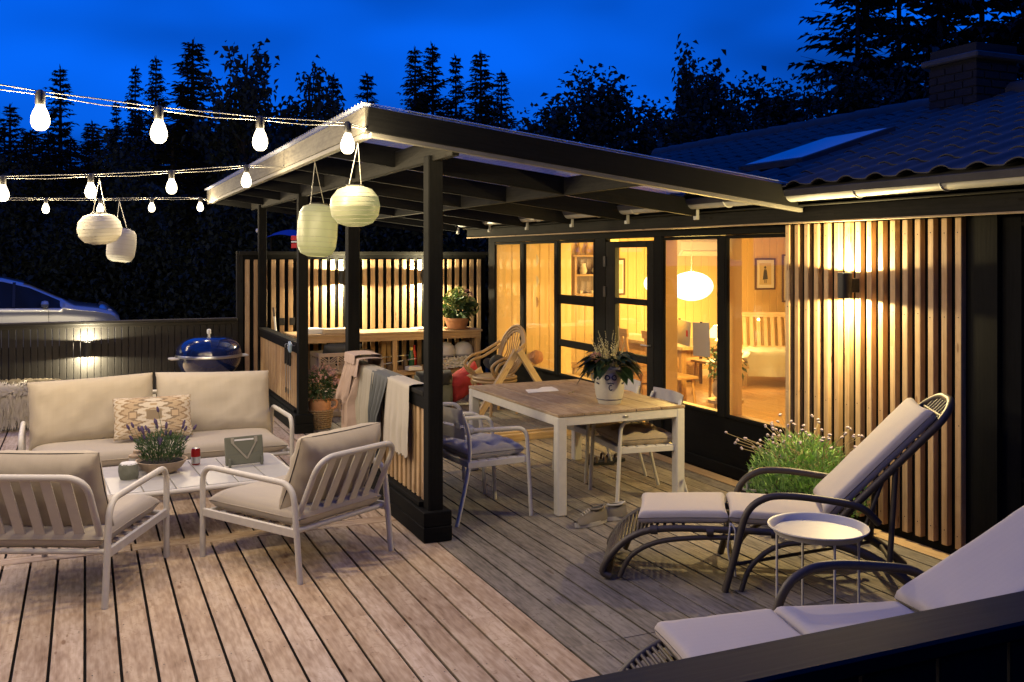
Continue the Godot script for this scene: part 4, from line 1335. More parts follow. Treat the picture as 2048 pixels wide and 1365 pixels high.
# ---------------------------------------------------------------- sofa group
# local frame: the seat faces +z, base at y = 0, w wide, d deep
func lounge_seat(t: Node3D, w: float, d: float, cushions: int):
	var r := 0.0185
	var met: Material = M.off_white_metal
	var hz := d * 0.5
	var hx := w * 0.5
	for s in [-1.0, 1.0]:
		var x: float = s * hx
		obj("arm", tb(fillet([Vector3(x, 0, hz), Vector3(x, 0.575, hz), Vector3(x, 0.565, -hz + 0.06), Vector3(x, 0.0, -hz)], 0.11, 8), r, 10), met, t)
		obj("side_rail", bx(Vector3(x, 0.285, 0), Vector3(0.022, 0.05, d - 0.03)), met, t)
	for z in [hz - 0.02, -hz + 0.07]:
		obj("cross_rail", tb([Vector3(-hx, 0.285, z), Vector3(hx, 0.285, z)], 0.016, 8), met, t)
	for k in 7:
		obj("seat_slat", bx(Vector3(0, 0.272, -hz + 0.12 + (d - 0.2) * k / 6.0), Vector3(w - 0.03, 0.012, 0.05)), met, t)
	# leaning back hoop and straps
	var y0 := 0.285
	var y1 := 0.725
	var zb := -hz + 0.12
	var zt := -hz - 0.10
	var bx_ := hx - 0.06
	obj("back_frame", tb(fillet([Vector3(-bx_, y0, zb), Vector3(-bx_, y1, zt), Vector3(bx_, y1, zt), Vector3(bx_, y0, zb)], 0.12, 8), r, 10), met, t)
	var n := 5 if cushions == 1 else 13
	for k in n:
		var x := -bx_ + 2.0 * bx_ * (k + 1.0) / (n + 1.0)
		var s := S()
		bar(s, Vector3(x, y0 + 0.012, zb - 0.005), Vector3(x, y1 - 0.004, zt), 0.058, 0.008, Vector3(0, 0.4, 1).normalized(), 0.001)
		obj("back_strap", s, met, t)
	# cushions
	var lean := Basis(Vector3.RIGHT, -0.40)
	if cushions == 1:
		var sx := Transform3D(Basis(Vector3.RIGHT, PI / 2), Vector3(0, 0.352, 0.02))
		var sc := obj("seat_cushion", cushion(w - 0.07, d - 0.06, 0.135, sx, 31, 10.0, false, 0.35), M.sand_cloth, t)
		obj("piping", piping(w - 0.07, d - 0.06, sx), M.beige_cloth, sc)
		var X := Transform3D(lean, Vector3(0, 0.60, -hz + 0.14))
		var bc := obj("back_cushion", cushion(w - 0.1, 0.5, 0.21, X, 33, 5.5, false, 1.0), M.beige_cloth, t)
		obj("piping", piping(w - 0.1, 0.5, X), M.dark_piping, bc)
	else:
		var sx := Transform3D(Basis(Vector3.RIGHT, PI / 2), Vector3(0, 0.352, 0.03))
		var sc := obj("seat_cushion", cushion(w - 0.06, d - 0.06, 0.14, sx, 41, 14.0, false, 0.35), M.sand_cloth, t)
		obj("piping", piping(w - 0.06, d - 0.06, sx), M.beige_cloth, sc)
		for s in [-1.0, 1.0]:
			var X := Transform3D(lean.rotated(Vector3(0, 0, 1), -0.035 * s), Vector3(s * (w * 0.25 - 0.015), 0.635, -hz + 0.16))
			var bc := obj("back_cushion", cushion(w * 0.5 - 0.035, 0.56, 0.23, X, 45 + int(s), 5.0, false, 1.0), M.beige_cloth if s < 0 else M.sand_cloth, t)
			obj("piping", piping(w * 0.5 - 0.035, 0.56, X, 0.0035), M.beige_cloth, bc)

func furniture():
	var a := thing("armchair", "off-white tube armchair with beige cushions, next to the throw-hung divider", "armchair", Vector3(1.24, 0, -6.19), atan2(-0.517, -0.857), "tube-frame armchairs")
	lounge_seat(a, 0.775, 0.89, 1)
	dup(a, Vector3(-0.07, 0, -6.21), atan2(0.418, -0.908), "off-white tube armchair with beige cushions, on the open deck facing the sofa")
	var s := thing("sofa", "off-white tube-frame sofa with beige back cushions in front of the grill", "sofa", Vector3(0.545, 0, -8.36), 0.03)
	lounge_seat(s, 1.98, 0.86, 2)
	# patterned pillow
	var p := cushion(0.6, 0.35, 0.13, Transform3D(Basis(Vector3.RIGHT, -0.5), Vector3.ZERO), 52, 4.0, false, 0.7)
	tagged("patterned_pillow", p, kilim(), "oblong kilim pillow with zigzag tan and cream pattern on the sofa", "pillow", Vector3(0.50, 0.60, -8.30), 0.03)
	# coffee table
	var t := thing("coffee_table", "low white slatted coffee table between sofa and armchairs", "table", Vector3(0.72, 0, -7.12), 0.06)
	for k in 6:
		obj("slat", bx(Vector3(-0.5 + 0.2 * k, 0.372, 0), Vector3(0.193, 0.016, 0.86)), M.white_slats, t)
	var f := S()
	tube(f, fillet([Vector3(0, 0.36, 0.45), Vector3(0.61, 0.36, 0.45), Vector3(0.61, 0.36, -0.45), Vector3(-0.61, 0.36, -0.45), Vector3(-0.61, 0.36, 0.45), Vector3(0.0, 0.36, 0.45)], 0.04), 0.018, 8)
	obj("frame", f, M.off_white_metal, t)
	for e in [[-1, -1], [1, -1], [-1, 1], [1, 1]]:
		obj("leg", tb([Vector3(e[0] * 0.58, 0.35, e[1] * 0.42), Vector3(e[0] * 0.58, 0, e[1] * 0.42)], 0.017, 8), M.off_white_metal, t)
	# pouf under a fleece
	var pf := thing("pouf", "low dark pouf at the low fence, under a sheepskin", "pouf", Vector3(-0.72, 0, -12.2))
	obj("body", lt([Vector2(0, 0.0), Vector2(0.36, 0.0), Vector2(0.42, 0.08), Vector2(0.43, 0.26), Vector2(0.38, 0.36), Vector2(0, 0.38)], 24), M.black_cloth, pf)
	var fl := thing("sheepskin", "shaggy cream and grey sheepskin thrown over the pouf", "sheepskin", Vector3(-0.72, 0.0, -12.2))
	var b := S()
	var noise := FastNoiseLite.new()
	noise.frequency = 3.0
	lathe(b, [Vector2(0.47, 0.12), Vector2(0.485, 0.2), Vector2(0.47, 0.33), Vector2(0.40, 0.405), Vector2(0.2, 0.43), Vector2(0, 0.435)], 28)
	obj("hide", b, M.fleece, fl)
	for layer in 1:
		var h := S()
		for i in 12000:
			var a2 := rng.randf() * TAU
			var r := sqrt(rng.randf()) * 0.47
			var side := rng.randf() < 0.55
			var y := 0.42 - 0.02 * r
			var q := Vector3(cos(a2) * r, y, sin(a2) * r)
			var dir := Vector3(cos(a2 + 0.6) * 0.8, 0.35, sin(a2 + 0.6) * 0.8)
			if side:
				y = rng.randf_range(0.13, 0.4)
				q = Vector3(cos(a2) * 0.475, y, sin(a2) * 0.475)
				dir = Vector3(cos(a2) * 0.35, -0.95, sin(a2) * 0.35)
			dir = (dir + rdir() * 0.35).normalized()
			var l := rng.randf_range(0.07, 0.14)
			var w := rdir().cross(dir).normalized() * 0.007
			var bend := dir * l + Vector3(0, -l * 0.35, 0)
			var nn := (Vector3(q.x, 0.25, q.z)).normalized()
			ftri(h, q - w, q + w, q + dir * l * 0.6 + w * 0.6, nn)
			ftri(h, q - w, q + dir * l * 0.6 + w * 0.6, q + bend, nn)
		obj("fleece_locks", h, M.fleece, fl).set_meta("kind", "stuff")
	grill()

func kilim() -> StandardMaterial3D:
	var W := 192
	var H := 128
	var im := Image.create(W, H, false, Image.FORMAT_RGB8)
	var cols := [Color(0.80, 0.72, 0.58), Color(0.40, 0.29, 0.18), Color(0.66, 0.53, 0.37), Color(0.34, 0.27, 0.19), Color(0.84, 0.78, 0.67), Color(0.55, 0.42, 0.27)]
	var r := RandomNumberGenerator.new()
	r.seed = 4
	var jit := []
	for j in H:
		jit.append(r.randf_range(-2.5, 2.5))
	for j in H:
		for i in W:
			var x := absf(i - W / 2.0)
			var y := absf(j - H / 2.0)
			var zig := absf(fmod(y, 14.0) - 7.0) * 2.6
			var d: float = x + floorf(y / 14.0) * 9.0 + zig + jit[j]
			var k := int(d / 9.0)
			var c: Color = cols[(k * 5 + k / 3) % 6]
			if x < 13.0 and y < 10.0 + jit[j]:
				c = Color(0.36, 0.29, 0.2)
			elif absf(x - 36.0) < 9.0 and y < 8.0:
				c = Color(0.34, 0.26, 0.18) if absf(x - 36.0) > 6.0 or y > 5.0 else Color(0.7, 0.55, 0.38)
			im.set_pixel(i, j, c.linear_to_srgb())
	var m := mat("kilim_cloth", 0.7, 0.66, 0.6, 0.95)
	m.albedo_texture = ImageTexture.create_from_image(im)
	m.uv1_scale = Vector3(1, 1, 1)
	return m

func grill():
	var t := thing("kettle_grill", "blue enamel kettle grill with steel handles before the low dark fence", "grill", Vector3(1.40, 0, -12.45), 0.15)
	var r := 0.385
	var bowl := []
	for i in 11:
		var a := -PI / 2 + (PI / 2) * i / 10.0
		bowl.append(Vector2(maxf(0.001, cos(a) * r), 0.665 + sin(a) * r * 0.82))
	obj("bowl", lt(bowl, 36), M.blue_enamel, t)
	var lid := [Vector2(r + 0.012, 0.672)]
	for i in 11:
		var a := (PI / 2) * i / 10.0
		lid.append(Vector2(maxf(0.001, pow(cos(a), 0.62) * (r + 0.006)), 0.69 + sin(a) * r * 0.56))
	var l := obj("lid", lt(lid, 36), M.blue_enamel, t)
	obj("rim", lt([Vector2(r + 0.014, 0.655), Vector2(r + 0.016, 0.672), Vector2(r + 0.008, 0.69)], 36), M.steel, t)
	obj("lid_handle", lt([Vector2(0, 0.905), Vector2(0.014, 0.905), Vector2(0.014, 0.93), Vector2(0.026, 0.94), Vector2(0.026, 0.985), Vector2(0.012, 0.995), Vector2(0, 0.995)], 12), M.white_plastic, l)
	for s in [-1.0, 1.0]:
		obj("side_handle", tb(fillet([Vector3(s * (r - 0.01), 0.65, -0.07), Vector3(s * (r + 0.085), 0.65, -0.07), Vector3(s * (r + 0.085), 0.65, 0.07), Vector3(s * (r - 0.01), 0.65, 0.07)], 0.03), 0.012, 8), M.white_plastic, t)
	for k in 3:
		var a := k * TAU / 3 + 0.5
		obj("leg", tb([Vector3(cos(a) * 0.27, 0.43, sin(a) * 0.27), Vector3(cos(a) * 0.4, 0.0, sin(a) * 0.4)], 0.012, 8), M.steel, t)
	obj("ash_pan", lt([Vector2(0, 0.24), Vector2(0.15, 0.24), Vector2(0.17, 0.27), Vector2(0.16, 0.27), Vector2(0, 0.25)], 20), M.steel, t)

# ---------------------------------------------------------------- dining set
func dining_chair(t: Node3D, cush: Material):
	var met: Material = M.pale_metal
	for s in [-1.0, 1.0]:
		var x: float = s * 0.275
		var st := S()
		tube(st, fillet([Vector3(x, 0, 0.27), Vector3(x * 0.985, 0.645, 0.235), Vector3(x * 0.96, 0.66, -0.2)], 0.09, 7), 0.0165, 8, false, 0.7)
		obj("arm", st, met, t)
		st = S()
		tube(st, curve([Vector3(x * 1.0, 0, -0.335), Vector3(x * 0.95, 0.25, -0.265), Vector3(x * 0.92, 0.45, -0.225), Vector3(x * 0.93, 0.64, -0.235), Vector3(x * 0.9, 0.78, -0.28)], 4), 0.017, 8, false, 0.75)
		obj("leg", st, met, t)
		obj("side_rail", bx(Vector3(x * 0.95, 0.415, 0.0), Vector3(0.02, 0.045, 0.49)), met, t)
	obj("front_rail", bx(Vector3(0, 0.415, 0.235), Vector3(0.5, 0.045, 0.02)), met, t)
	obj("rear_rail", bx(Vector3(0, 0.415, -0.22), Vector3(0.48, 0.045, 0.02)), met, t)
	for k in 6:
		obj("seat_slat", bx(Vector3(0, 0.436, -0.19 + 0.08 * k), Vector3(0.5, 0.008, 0.068)), met, t)
	# bent back plate with a slot
	for part in [[0.60, 0.685], [0.705, 0.815]]:
		var st := S()
		for side in [0.0, 1.0]:
			surf(st, func(a: float, b: float) -> Vector3:
				var x := (a - 0.5) * 0.53
				var y := lerpf(part[0], part[1], b)
				return Vector3(x, y, -0.262 - 0.12 * (y - 0.6) - 0.045 * (1.0 - pow(x / 0.265, 2.0)) - 0.006 * side), 14, 2)
		obj("back_plate", st, met, t)
	for x in [-0.2, 0.2]:
		obj("plate_link", bx(Vector3(x, 0.695, -0.295), Vector3(0.1, 0.035, 0.006)), met, t)
	obj("cushion", cushion(0.48, 0.47, 0.135, Transform3D(Basis(Vector3.RIGHT, PI / 2), Vector3(0, 0.485, 0.0)), 61, 6.0, true, 0.8), cush, t)

func dining():
	var t := thing("dining_table", "white-framed dining table with pale wood-look planks under the pergola", "table", Vector3(3.685, 0, -7.16), 0.012)
	for k in 5:
		obj("plank", bx(Vector3(-0.444 + 0.222 * k, 0.734, 0), Vector3(0.217, 0.022, 1.74)), M.teak_top, t)
	for s in [-1.0, 1.0]:
		obj("apron", bx(Vector3(s * 0.53, 0.689, 0), Vector3(0.035, 0.066, 1.58)), M.pale_metal, t)
		obj("apron", bx(Vector3(0, 0.689, s * 0.845), Vector3(0.98, 0.066, 0.035)), M.pale_metal, t)
	for e in [[-1, -1], [1, -1], [-1, 1], [1, 1]]:
		obj("leg", bx(Vector3(e[0] * 0.515, 0.361, e[1] * 0.83), Vector3(0.075, 0.722, 0.075), Basis(), 0.008), M.pale_metal, t)
	obj("badge", lt([Vector2(0, 0.004), Vector2(0.014, 0.003), Vector2(0.018, 0)], 16, Transform3D(Basis(Vector3.RIGHT, PI / 2).scaled(Vector3(1.5, 0.6, 1)), Vector3(0.02, 0.69, 0.864))), M.steel, t)
	var a := thing("dining_chair", "pale metal dining chair with grey tufted cushion, nearest the bare post base", "chair", Vector3(2.69, 0, -6.66), PI / 2 + 0.1, "pale metal dining chairs")
	dining_chair(a, M.grey_cushion)
	dup(a, Vector3(2.66, 0, -7.42), PI / 2 - 0.06, "pale metal dining chair with grey tufted cushion, second along the divider side of the table")
	var c := thing("dining_chair", "pale metal dining chair with tan tufted cushion at the crock end of the window side", "chair", Vector3(3.99, 0, -6.62), -PI / 2 - 0.12, "pale metal dining chairs")
	dining_chair(c, M.tan_cushion)
	dup(c, Vector3(4.08, 0, -7.42), -PI / 2 + 0.05, "pale metal dining chair with tan tufted cushion, second along the window side of the table")
	# things under and around the table
	shoe("sneaker", "grey running shoe with white sole beside the table leg", Vector3(3.27, 0, -6.02), -1.35, false)
	shoe("sneaker", "grey running shoe behind its twin, opening turned towards the house", Vector3(3.44, 0, -6.08), -1.85, true)
	for k in 2:
		var sd := thing("sandal", ["brown strapped sandal under the dining table", "brown strapped sandal beside its twin, nearer the house"][k], "sandal", Vector3(4.28 + 0.16 * k, 0, -7.72 - 0.05 * k), 1.2 + 0.3 * k, "sandals under the table")
		var poly := PackedVector2Array()
		for i in 20:
			var e := TAU * i / 20.0
			poly.append(Vector2(cos(e) * (0.042 + 0.008 * sin(e)), sin(e) * 0.135))
		var st := S()
		prism(st, poly, 0.028, Transform3D(Basis(Vector3.RIGHT, PI / 2), Vector3(0, 0.03, 0)))
		obj("sole", st, M.rubber, sd)
		for z in [0.05, -0.03, -0.09]:
			var arc := PackedVector3Array()
			for i in 9:
				var e := PI * i / 8.0
				arc.append(Vector3(cos(e) * 0.046, 0.025 + sin(e) * (0.05 if z > -0.05 else 0.07), z))
			st = S()
			tube(st, arc, 0.013, 6, false, 0.35)
			obj("strap", st, M.leather_brown, sd)

func shoe(called: String, label: String, at: Vector3, turn: float, tipped: bool):
	var t := thing(called, label, "shoe", at, turn, "running shoes")
	var st := S()
	var half := func(z: float) -> float: return 0.036 + 0.012 * sin(clampf((z + 0.14) / 0.28, 0, 1) * PI) + 0.008 * smoothstep(-0.02, 0.1, z)
	var poly := PackedVector2Array()
	for i in 24:
		var e := TAU * i / 24.0
		var z := sin(e) * 0.145
		poly.append(Vector2(cos(e) * half.call(z) * 1.08, z))
	prism(st, poly, 0.028, Transform3D(Basis(Vector3.RIGHT, PI / 2), Vector3(0, 0.03, 0)))
	obj("sole", st, M.sole_white, t)
	st = S()
	surf(st, func(a: float, b: float) -> Vector3:
		var z := lerpf(-0.135, 0.138, b)
		var top := 0.022 + 0.026 * smoothstep(0.14, 0.06, z) + 0.03 * smoothstep(0.06, -0.03, z)
		var e := PI * a
		var w: float = half.call(z) * (0.6 + 0.4 * sin(clampf((0.145 - absf(z)) / 0.05, 0, 1) * PI / 2))
		return Vector3(cos(e) * w * (1.0 - 0.25 * sin(e)), 0.026 + sin(e) * top, z), 14, 14)
	var up := obj("upper", st, M.shoe_grey, t)
	obj("collar", tb(fillet([Vector3(0, 0.125, -0.128), Vector3(0.03, 0.112, -0.09), Vector3(0.026, 0.106, -0.03), Vector3(0, 0.108, 0.01), Vector3(-0.026, 0.106, -0.03), Vector3(-0.03, 0.112, -0.09), Vector3(0, 0.125, -0.128)], 0.03, 4), 0.008, 6), M.sole_white if tipped else M.shoe_grey, up)
	obj("opening", lt([Vector2(0, 0.002), Vector2(0.026, 0.0)], 14, Transform3D(Basis().scaled(Vector3(1, 1, 2.2)), Vector3(0, 0.114, -0.06))), M.black_cloth, up)
	for k in 4:
		obj("lace", tb([Vector3(-0.022, 0.104 - 0.008 * k, 0.02 + 0.02 * k), Vector3(0.0, 0.116 - 0.009 * k, 0.025 + 0.02 * k), Vector3(0.022, 0.104 - 0.008 * k, 0.03 + 0.02 * k)], 0.003, 5), M.sole_white, up)
	if tipped:
		t.rotation.z = 0.06

# ---------------------------------------------------------------- rattan loungers
func lounger(t: Node3D, ang: float):
	var rat: Material = M.rattan
	var H0 := Vector3(0, 0.33, 1.26)
	var ax := Vector3(0, sin(ang), cos(ang))
	var bk := func(x: float, u: float) -> Vector3: return H0 + Vector3(x, 0, 0) + ax * u
	var foot := [Vector3(0, 0.02, 0.05), Vector3(0, 0.05, 0.0), Vector3(0, 0.16, 0.06), Vector3(0, 0.265, 0.18), Vector3(0, 0.315, 0.36), Vector3(0, 0.325, 0.75), Vector3(0, 0.32, 1.3)]
	var low := [Vector3(0, 0.02, 0.1), Vector3(0, 0.15, 0.17), Vector3(0, 0.235, 0.32), Vector3(0, 0.272, 0.55), Vector3(0, 0.285, 0.8)]
	for s in [-1.0, 1.0]:
		var sh := Vector3(s * 0.27, 0, 0)
		obj("side_rail", tb(curve(foot.map(func(p): return p + sh), 5), 0.02, 8), rat, t)
		obj("lower_rail", tb(curve(low.map(func(p): return p + sh), 4), 0.015, 8), rat, t)
		obj("arm", tb(curve([Vector3(s * 0.36, 0.0, 0.70), Vector3(s * 0.35, 0.22, 0.76), Vector3(s * 0.34, 0.44, 0.82), Vector3(s * 0.335, 0.53, 0.92), Vector3(s * 0.335, 0.55, 1.05), Vector3(s * 0.33, 0.535, 1.25), Vector3(s * 0.325, 0.5, 1.44), Vector3(s * 0.30, 0.41, 1.54)], 5), 0.021, 8), rat, t)
		obj("leg", tb(curve([Vector3(s * 0.34, 0.0, 0.79), Vector3(s * 0.31, 0.14, 0.85), Vector3(s * 0.28, 0.25, 1.0), Vector3(s * 0.275, 0.29, 1.25)], 5), 0.015, 8), rat, t)
		obj("leg", tb(curve([Vector3(s * 0.28, 0.31, 1.2), Vector3(s * 0.29, 0.24, 1.45), Vector3(s * 0.30, 0.12, 1.66), Vector3(s * 0.31, 0.0, 1.8)], 5), 0.028, 8), rat, t)
		obj("prop", tb([bk.call(s * 0.25, 0.55), Vector3(s * 0.28, 0.17, 1.6)], 0.016, 8), rat, t)
		obj("prop", tb([bk.call(s * 0.25, 0.46), Vector3(s * 0.28, 0.24, 1.42)], 0.013, 8), rat, t)
		for z in [0.30, 0.62, 0.98]:
			obj("binding", tb([Vector3(s * 0.27, 0.30 + 0.015 * z, z - 0.02), Vector3(s * 0.27, 0.302 + 0.015 * z, z + 0.02)], 0.027, 8), rat, t)
	obj("back_frame", tb(fillet([bk.call(-0.26, 0.0), bk.call(-0.25, 0.925), bk.call(-0.12, 1.03), bk.call(0.12, 1.03), bk.call(0.25, 0.925), bk.call(0.26, 0.0)], 0.12, 6), 0.023, 8), rat, t)
	var fc := curve(foot.map(func(p): return p), 6)
	for k in range(1, 27):
		var i := mini(k, fc.size() - 1)
		var p: Vector3 = fc[i]
		obj("rib", tb([p + Vector3(-0.26, 0.004, 0), p + Vector3(0.26, 0.004, 0)], 0.0095, 6), rat, t)
	for k in 11:
		var u := 0.06 + 0.9 * k / 10.0
		var p: Vector3 = bk.call(0.0, 0.96 * u)
		obj("rib", tb([p + Vector3(-0.25, 0, 0), p + Vector3(0.25, 0, 0)], 0.009, 6), rat, t)
	for k in 7:
		obj("rib", tb([bk.call(-0.15 + 0.05 * k, 0.83), bk.call(-0.15 + 0.05 * k, 1.02)], 0.008, 6), rat, t)
	obj("stretcher", tb([Vector3(-0.33, 0.14, 0.74), Vector3(0.33, 0.14, 0.74)], 0.014, 8), rat, t)
	obj("stretcher", tb([Vector3(-0.3, 0.12, 1.66), Vector3(0.3, 0.12, 1.66)], 0.014, 8), rat, t)
	obj("stretcher", tb([Vector3(-0.3, 0.14, 0.76), Vector3(0.29, 0.14, 1.6)], 0.011, 8), rat, t)
	# mattress in three boxed sections
	var c: Material = M.lounge_cloth
	var X1 := Transform3D(Basis(Vector3.RIGHT, PI / 2 - 0.05), Vector3(0, 0.375, 0.465))
	var X2 := Transform3D(Basis(Vector3.RIGHT, PI / 2 + 0.02), Vector3(0, 0.385, 1.02))
	var B := Basis(Vector3.RIGHT, PI / 2 - ang)
	var X3 := Transform3D(B, H0 + ax * 0.49 + Vector3(0, cos(ang), -sin(ang)) * 0.06)
	var mt := obj("mattress", cushion(0.5, 0.52, 0.075, X1, 71, 26.0, false, 0.25), c, t)
	obj("mattress_seat", cushion(0.5, 0.585, 0.075, X2, 72, 26.0, false, 0.25), c, mt)
	obj("mattress_back", cushion(0.5, 0.84, 0.08, X3, 73, 30.0, false, 0.3), c, mt)
	for s in [-1.0, 1.0]:
		for k in 2:
			obj("tie", tb(curve([Vector3(s * 0.255, 0.36, 0.735), Vector3(s * 0.29, 0.33, 0.73 + 0.03 * k), Vector3(s * 0.3, 0.22, 0.72 + 0.035 * k), Vector3(s * 0.305, 0.12 - 0.05 * k, 0.74 + 0.02 * k)], 4), 0.006, 5), M.grey_cushion, mt)

func loungers():
	var a := thing("rattan_lounger", "dark rattan lounger with pale three-part mattress beside the tray table", "lounger", Vector3(2.93, 0, -5.2), atan2(0.83, 0.56), "rattan loungers")
	lounger(a, 0.81)
	var a2 := thing("rattan_lounger", "dark rattan lounger with pale mattress and low-set back, partly behind the near handrail", "lounger", Vector3(1.886, 0, -3.208), atan2(0.97, 0.23), "rattan loungers")
	lounger(a2, 0.5)
	var t := thing("tray_table", "small round white metal tray table between the two loungers", "table", Vector3(3.44, 0, -3.9))
	obj("tray", lt([Vector2(0, 0.487), Vector2(0.215, 0.487), Vector2(0.238, 0.515), Vector2(0.25, 0.518), Vector2(0.252, 0.512), Vector2(0.235, 0.505), Vector2(0.22, 0.478), Vector2(0, 0.48)], 48), M.off_white_metal, t)
	for k in 4:
		var e := TAU * k / 4.0 + 0.35
		obj("leg", tb([Vector3(cos(e) * 0.215, 0.49, sin(e) * 0.215), Vector3(cos(e) * 0.215, 0, sin(e) * 0.215)], 0.0065, 6), M.off_white_metal, t)
	var ring := PackedVector3Array()
	for k in 32:
		ring.append(Vector3(cos(TAU * k / 32.0) * 0.215, 0.012, sin(TAU * k / 32.0) * 0.215))
	obj("foot_ring", tb(ring, 0.006, 6, true), M.off_white_metal, t)
	# lavender bush in a planter by the cladding
	var b := thing("lavender_bush", "bright green lavender bush with pale seed heads below the wall lamp", "plant", Vector3(4.66, 0, -5.42))
	obj("planter", lt([Vector2(0, 0), Vector2(0.16, 0), Vector2(0.2, 0.24), Vector2(0.215, 0.24), Vector2(0.215, 0.27), Vector2(0.19, 0.27), Vector2(0.18, 0.23), Vector2(0, 0.23)], 24), M.black_metal, b)
	var lf := S()
	for i in 4200:
		var d := rdir()
		d.y = absf(d.y)
		var k := pow(rng.randf(), 0.4)
		var p := Vector3(d.x * 0.34 * k, 0.16 + d.y * 0.46 * k, d.z * 0.5 * k)
		var o := (Vector3(d.x * 0.6, 0.75, d.z * 0.6) + rdir() * 0.6).normalized()
		leaf(lf, p, o, rdir(), rng.randf_range(0.04, 0.075), rng.randf_range(0.009, 0.015), 0.1)
	obj("leaves", lf, M.leaf_sage, b)
	var sm := S()
	var fl := S()
	for i in 70:
		var e := rng.randf() * TAU
		var r := rng.randf_range(0.1, 1.0)
		var p := Vector3(cos(e) * 0.2 * r, 0.42, sin(e) * 0.34 * r)
		var lean := Vector3(cos(e) * 0.15 * r, rng.randf_range(0.16, 0.32) * (1.2 - 0.4 * r), sin(e) * 0.2 * r - 0.02)
		if rng.randf() < 0.28:
			lean = Vector3(-0.08, rng.randf_range(0.02, 0.2), rng.randf_range(-0.42, -0.2))
		var tip := p + lean
		tube(sm, PackedVector3Array([p, p + lean * Vector3(0.4, 0.75, 0.4), tip]), 0.0018, 4)
		for q in 3:
			var c := tip + rdir() * 0.006
			lathe(fl, [Vector2(0, -0.009), Vector2(0.009, -0.003), Vector2(0.01, 0.003), Vector2(0, 0.01)], 5, Transform3D(Basis(), c))
	obj("stems", sm, M.dry_stem, b)
	obj("seed_heads", fl, M.bloom_lilac, b)
	var w := thing("watering_can", "small dark metal watering can next to the lavender bush", "watering can", Vector3(4.50, 0, -5.76), 0.5)
	obj("body", lt([Vector2(0, 0), Vector2(0.13, 0), Vector2(0.13, 0.2), Vector2(0.136, 0.21), Vector2(0.12, 0.21), Vector2(0.118, 0.03), Vector2(0, 0.03)], 24), M.black_metal, w)
	obj("rim", lt([Vector2(0.138, 0.2), Vector2(0.14, 0.212), Vector2(0.118, 0.214), Vector2(0.118, 0.205)], 24), M.zinc, w)
	obj("handle", tb(curve([Vector3(-0.12, 0.15, 0), Vector3(-0.15, 0.28, 0), Vector3(-0.05, 0.35, 0), Vector3(0.08, 0.31, 0), Vector3(0.13, 0.2, 0)], 5), 0.011, 8), M.zinc, w)
	obj("spout", tb([Vector3(0.12, 0.07, 0), Vector3(0.24, 0.24, 0)], 0.016, 8), M.black_metal, w)

# ---------------------------------------------------------------- workbench nook
func drape(label: String, m: Material, z0: float, z1: float, front: float, back: float, seed: int, wave := 0.018, flare := 0.0, rise := 0.0, parent: Node = null):
	var n := FastNoiseLite.new()
	n.seed = seed
	n.frequency = 1.4
	var st := S()
	var y0 := 0.99 + rise
	surf(st, func(a: float, b: float) -> Vector3:
		var l := lerpf(-front, back, b)
		var z := lerpf(z0, z1, a)
		var w: float = wave * (sin(a * 13.0 + seed) + 0.8 * n.get_noise_2d(a * 4.0, 3.0))
		var y := y0
		var x := 0.0
		if l < -0.06:
			x = -0.072 - rise * 0.5
			y = y0 - (-l - 0.06)
		elif l > 0.06:
			x = 0.072 + rise * 0.5
			y = y0 - (l - 0.06)
		else:
			x = sin(l / 0.06 * PI * 0.5) * (0.072 + rise * 0.5)
			y = y0 + 0.012 * cos(l / 0.06 * PI * 0.5)
		var hang := clampf((y0 - y) / 0.3, 0.0, 1.0)
		x += signf(x) * (absf(w) * hang + 0.012 * hang)
		z += 0.05 * n.get_noise_2d(y * 1.6, a) * hang + flare * hang * (a - 0.5)
		y += 0.02 * n.get_noise_2d(a * 5.0, 9.0) * hang
		return Vector3(2.14 + x, y, z), 40, 34)
	if parent:
		return obj("fold", st, m, parent)
	return tagged("throw", st, m, label, "throw", Vector3.ZERO, 0.0, "throws over the low divider")

func crate(t: Node3D, w: float, h: float, d: float):
	var m: Material = M.crate_plastic
	obj("base", bx(Vector3(0, 0.012, 0), Vector3(w, 0.024, d)), m, t)
	for s in [-1.0, 1.0]:
		for side in 2:
			var l := w if side == 0 else d
			var B := Basis() if side == 0 else Basis(Vector3.UP, PI / 2)
			var o: Vector3 = Vector3(0, 0, s * d * 0.5) if side == 0 else Vector3(s * w * 0.5, 0, 0)
			var st := S()
			box(st, o + Vector3(0, 0.04, 0), Vector3(l, 0.05, 0.014) if side == 0 else Vector3(0.014, 0.05, l))
			box(st, o + Vector3(0, h - 0.025, 0), Vector3(l, 0.05, 0.018) if side == 0 else Vector3(0.018, 0.05, l))
			var n := int(l / 0.12)
			for k in n + 1:
				var q := -l * 0.5 + 0.012 + (l - 0.024) * k / n
				box(st, o + B * Vector3(q, h * 0.5, 0), (Vector3(0.022, h - 0.08, 0.014) if side == 0 else Vector3(0.014, h - 0.08, 0.022)))
			if side == 0:
				for k in n:
					var q := -l * 0.5 + 0.012 + (l - 0.024) * (k + 0.5) / n
					for r in 2:
						for e in 3:
							var up := 1.0 if (k + r) % 2 == 0 else -1.0
							box(st, o + Vector3(q, 0.065 + (h - 0.115) * (r * 0.5 + (e + 0.5) / 6.0), 0), Vector3(0.11, 0.013, 0.01), Basis(Vector3(0, 0, 1), up * 0.62), 0.001)
				box(st, o + Vector3(0, 0.065 + (h - 0.115) * 0.5, 0), Vector3(l, 0.012, 0.012))
			else:
				box(st, o + Vector3(0, h * 0.42, 0), Vector3(0.01, h * 0.6, l - 0.02))
			obj("lattice_side", st, m, t)

